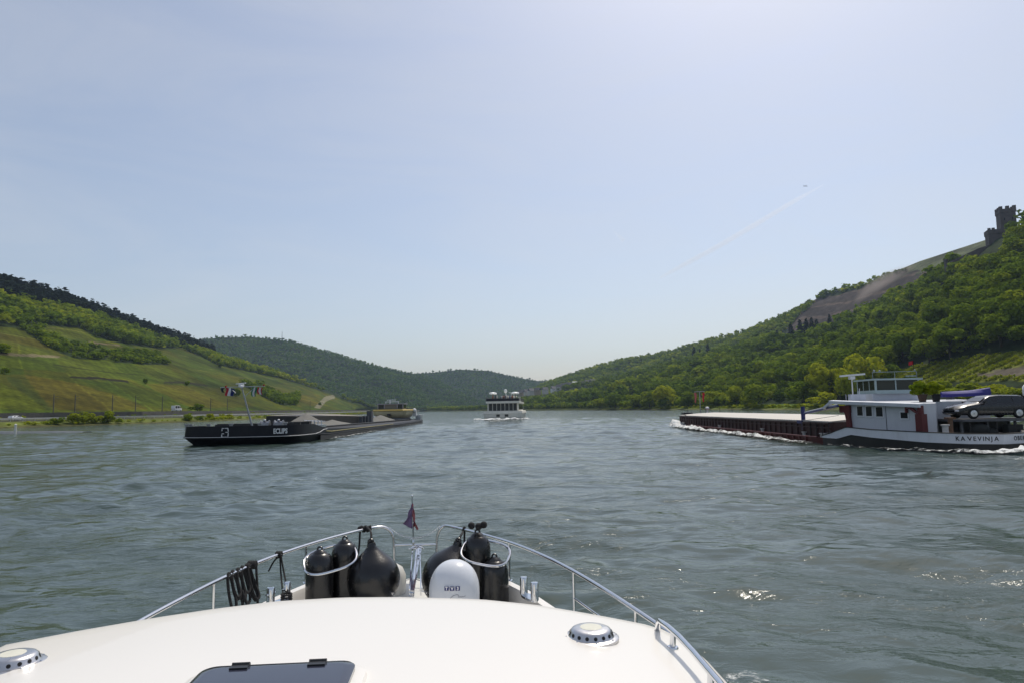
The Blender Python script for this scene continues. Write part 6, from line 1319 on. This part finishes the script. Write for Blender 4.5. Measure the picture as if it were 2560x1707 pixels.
# ================================================================== FOAM, CONTRAIL, DUST, AIRCRAFT, HAZE
def foam_mat():
    m = bpy.data.materials.new('white_foam'); m.use_nodes = True; t = m.node_tree; t.nodes.clear(); g = t.nodes.new('ShaderNodeNewGeometry'); at = t.nodes.new('ShaderNodeAttribute'); at.attribute_name = 'dens'
    n1 = t.nodes.new('ShaderNodeTexNoise'); n1.inputs['Scale'].default_value = 2.4; n1.inputs['Detail'].default_value = 9; n1.inputs['Roughness'].default_value = .72; n1.inputs['Distortion'].default_value = .8
    t.links.new(g.outputs['Position'], n1.inputs['Vector']); a = t.nodes.new('ShaderNodeMath'); a.operation = 'ADD'; t.links.new(n1.outputs[0], a.inputs[0]); t.links.new(at.outputs['Fac'], a.inputs[1])
    r = t.nodes.new('ShaderNodeMapRange'); r.inputs[1].default_value = .96; r.inputs[2].default_value = 1.12; t.links.new(a.outputs[0], r.inputs[0])
    d = t.nodes.new('ShaderNodeBsdfDiffuse'); d.inputs[0].default_value = (.78, .79, .77, 1); tr = t.nodes.new('ShaderNodeBsdfTransparent'); mx = t.nodes.new('ShaderNodeMixShader'); o = t.nodes.new('ShaderNodeOutputMaterial')
    t.links.new(r.outputs[0], mx.inputs[0]); t.links.new(tr.outputs[0], mx.inputs[1]); t.links.new(d.outputs[0], mx.inputs[2]); t.links.new(mx.outputs[0], o.inputs[0]); return m
FOAM = foam_mat()
def foam(path, widths, heights, dens, label, seed, n=120, mm=22, freq=1.3):
    P_ = resample([(x, y) for x, y in path], n); s = np.linspace(0, 1, len(path)); u = np.linspace(0, 1, n); W = np.interp(u, s, widths); Hh = np.interp(u, s, heights); D = np.interp(u, s, dens)
    tan = np.gradient(P_, axis=0); tan /= np.linalg.norm(tan, axis=1)[:, None]; nr = np.stack([-tan[:, 1], tan[:, 0]], 1); k = np.linspace(-1, 1, mm)
    X = P_[:, None, 0] + nr[:, None, 0] * k * W[:, None]; Y = P_[:, None, 1] + nr[:, None, 1] * k * W[:, None]; env = np.clip(1 - np.abs(k) ** 2.2, 0, 1)[None, :]; endf = np.clip(np.minimum(u, 1 - u) * 9, 0, 1)[:, None]
    lump = .35 + .9 * vnoise(X * freq + 50, Y * freq + 50, seed) * vnoise(X * freq * 2.7, Y * freq * 2.7, seed + 1) * 2
    Z = .03 + Hh[:, None] * env * lump * endf; dn = D[:, None] * (.35 + .65 * env) * (.4 + .6 * endf)
    o = np_mesh('foam', np.stack([X, Y, Z], -1).reshape(-1, 3), grid_quads(n, mm), FOAM, None, True, {'dens': ('FLOAT', dn.ravel())}); return tag(o, label, 'foam', None, 'stuff')
foam([(25.5, 102.5), (23.2, 98), (22.2, 93), (21.9, 84), (21.8, 70), (21.6, 58), (21.7, 50), (22.2, 46)], [1.2, 1.5, 1.0, .7, .75, .9, 1.1, 1.3], [.9, .75, .4, .26, .26, .26, .2, .14], [.72, .70, .64, .60, .58, .57, .52, .48], 'white water along the red flank of the barge', 3, 220)
foam([(21.6, 50), (22.4, 45), (24.0, 41), (25.8, 38.6), (28, 37.6)], [.9, .9, 1.0, 1.0, 1.1], [.12, .14, .16, .2, .3], [.40, .44, .46, .50, .56], 'churned water under the white stern', 4)
foam([(24.6, 39.4), (26, 38.2), (27.6, 37.2), (29.5, 36.8), (32, 37.3), (36, 38)], [.6, .9, 1.4, 1.9, 2.4, 2.6], [.12, .3, .6, .85, .9, .8], [.54, .62, .68, .70, .72, .72], 'breaking white stern wave behind the red barge', 5)
foam([(23.4, 35), (25.5, 34), (29, 33), (33, 33.5)], [1.2, 1.8, 2.2, 2.2], [.1, .15, .2, .2], [.42, .47, .52, .5], 'broken foam trailing behind the red barge', 6)
foam([(-11.5, 177), (-7.5, 181), (-2.9, 183), (1.6, 182), (6, 179)], [1.2, 2.4, 2.6, 2.4, 1.4], [.15, .55, .3, .55, .15], [.52, .68, .64, .68, .52], 'white wash behind the passenger ship', 7, 140, 22, .6)
foam([(-3.6, 181), (-4.2, 168), (-5.2, 154), (-6.6, 142)], [4.5, 4.5, 4.0, 3.0], [.1, .1, .08, .06], [.50, .44, .38, .3], 'fading wake of the passenger ship', 8, 100, 24, .6)
foam([(-24, 64), (-20.3, 66.5), (-19.9, 72), (-20.0, 90), (-20.4, 120), (-20.9, 164)], [.4, .6, .45, .4, .5, .7], [.08, .16, .10, .08, .1, .15], [.36, .5, .46, .42, .42, .46], 'thin white line of water along the black barge', 9, 160)
foam([(1.85, 9.6), (2.35, 8.2), (2.6, 7.4), (2.75, 6.6)], [.3, .38, .42, .4], [.02, .03, .03, .02], [.30, .40, .44, .36], 'bubbles beside the yacht bow wave', 10, 80, 20, 5)
foam([(.6, 13), (1.3, 11.5), (2.2, 10.4), (3.2, 9.4)], [.6, .7, .7, .6], [.02, .02, .02, .02], [.30, .36, .36, .3], 'scattered bubbles off the yacht bow', 11, 80, 20, 5)
def vol(name, mesh, dens, col, label, cat, noise=None):
    m = bpy.data.materials.new(name + '_air'); m.use_nodes = True; t = m.node_tree; t.nodes.clear(); v = t.nodes.new('ShaderNodeVolumePrincipled'); v.inputs['Color'].default_value = (*col, 1); v.inputs['Density'].default_value = dens; v.inputs['Anisotropy'].default_value = .65 if name == 'contrail' else .2
    o_ = t.nodes.new('ShaderNodeOutputMaterial'); t.links.new(v.outputs[0], o_.inputs['Volume'])
    if noise:
        tc = t.nodes.new('ShaderNodeTexCoord'); ln = t.nodes.new('ShaderNodeVectorMath'); ln.operation = 'LENGTH'; t.links.new(tc.outputs['Object'], ln.inputs[0]); r = t.nodes.new('ShaderNodeMapRange'); r.inputs[1].default_value = 1.0; r.inputs[2].default_value = .1; t.links.new(ln.outputs['Value'], r.inputs[0])
        nz = t.nodes.new('ShaderNodeTexNoise'); nz.inputs['Scale'].default_value = noise; nz.inputs['Detail'].default_value = 4; t.links.new(tc.outputs['Object'], nz.inputs['Vector']); a = t.nodes.new('ShaderNodeMath'); a.operation = 'MULTIPLY'; t.links.new(r.outputs[0], a.inputs[0]); t.links.new(nz.outputs[0], a.inputs[1]); b = t.nodes.new('ShaderNodeMath'); b.operation = 'MULTIPLY'; b.inputs[1].default_value = dens * 2; t.links.new(a.outputs[0], b.inputs[0]); t.links.new(b.outputs[0], v.inputs['Density'])
    o = mesh.build(name, m, None); return tag(o, label, cat, None, 'stuff')
# quarry dust
p = at_y(2225, 722, 1010); d = vol('dust', MB().ball((0, 0, 0), 1.0, 20, 12), .06, (.66, .58, .53), 'pale dust drifting up from the brown quarry slope', 'dust', 2.2); d.location = p; d.scale = (62, 40, 26); d.rotation_euler = (0, -.5, 0)
# contrails far above
def trail(pts, r, dens, label):
    return vol('contrail', MB().tube([at_y(*q) for q in pts], r, 14), dens, (.95, .95, .97), label, 'contrail')
trail(((1650, 695, 15000), (1720, 657, 14800), (1800, 614, 14500), (1900, 555, 14000), (1990, 501, 13700), (2060, 462, 13400)), [30, 60, 62, 58, 50, 15], .0036, 'long faint vapour trail slanting up across the sky')
trail(((1528, 572, 14000), (1560, 603, 14000)), [12, 50], .0022, 'short broken vapour trail near the middle of the sky')
T_ = thing('aircraft', 'tiny dark aircraft just above the end of the vapour trail', 'aircraft', tuple(at_y(2014, 466, 2500)), .3)
MB().lathe([(.05, -9), (.9, -6), (1.0, 4), (.5, 8), (.05, 10)], (0, 0, 0), 10, Matrix.Rotation(math.pi / 2, 3, 'Y')).build('fuselage', mat('aircraft_grey', (.12, .12, .14), .5), T_, True)
MB().add([(-1.5, 0, 0), (1.5, 0, 0), (-2.5, 10, .6), (-4, 10, .6), (-2.5, -10, .6), (-4, -10, .6)], [(0, 1, 2, 3), (0, 5, 4, 1)]).build('wing', MATS['aircraft_grey'], T_)
MB().add([(-6, 0, .5), (-8.5, 0, .5), (-9.5, 0, 4), (-8.2, 0, 4)], [(0, 1, 2, 3)]).build('tail_fin', MATS['aircraft_grey'], T_)
HAZE = 0.00008
hz = vol('haze', MB().box((0, 1650, 150.5), (7000, 5300, 309)), HAZE, (.58, .76, 1.0), 'thin blue summer haze filling the valley', 'haze')
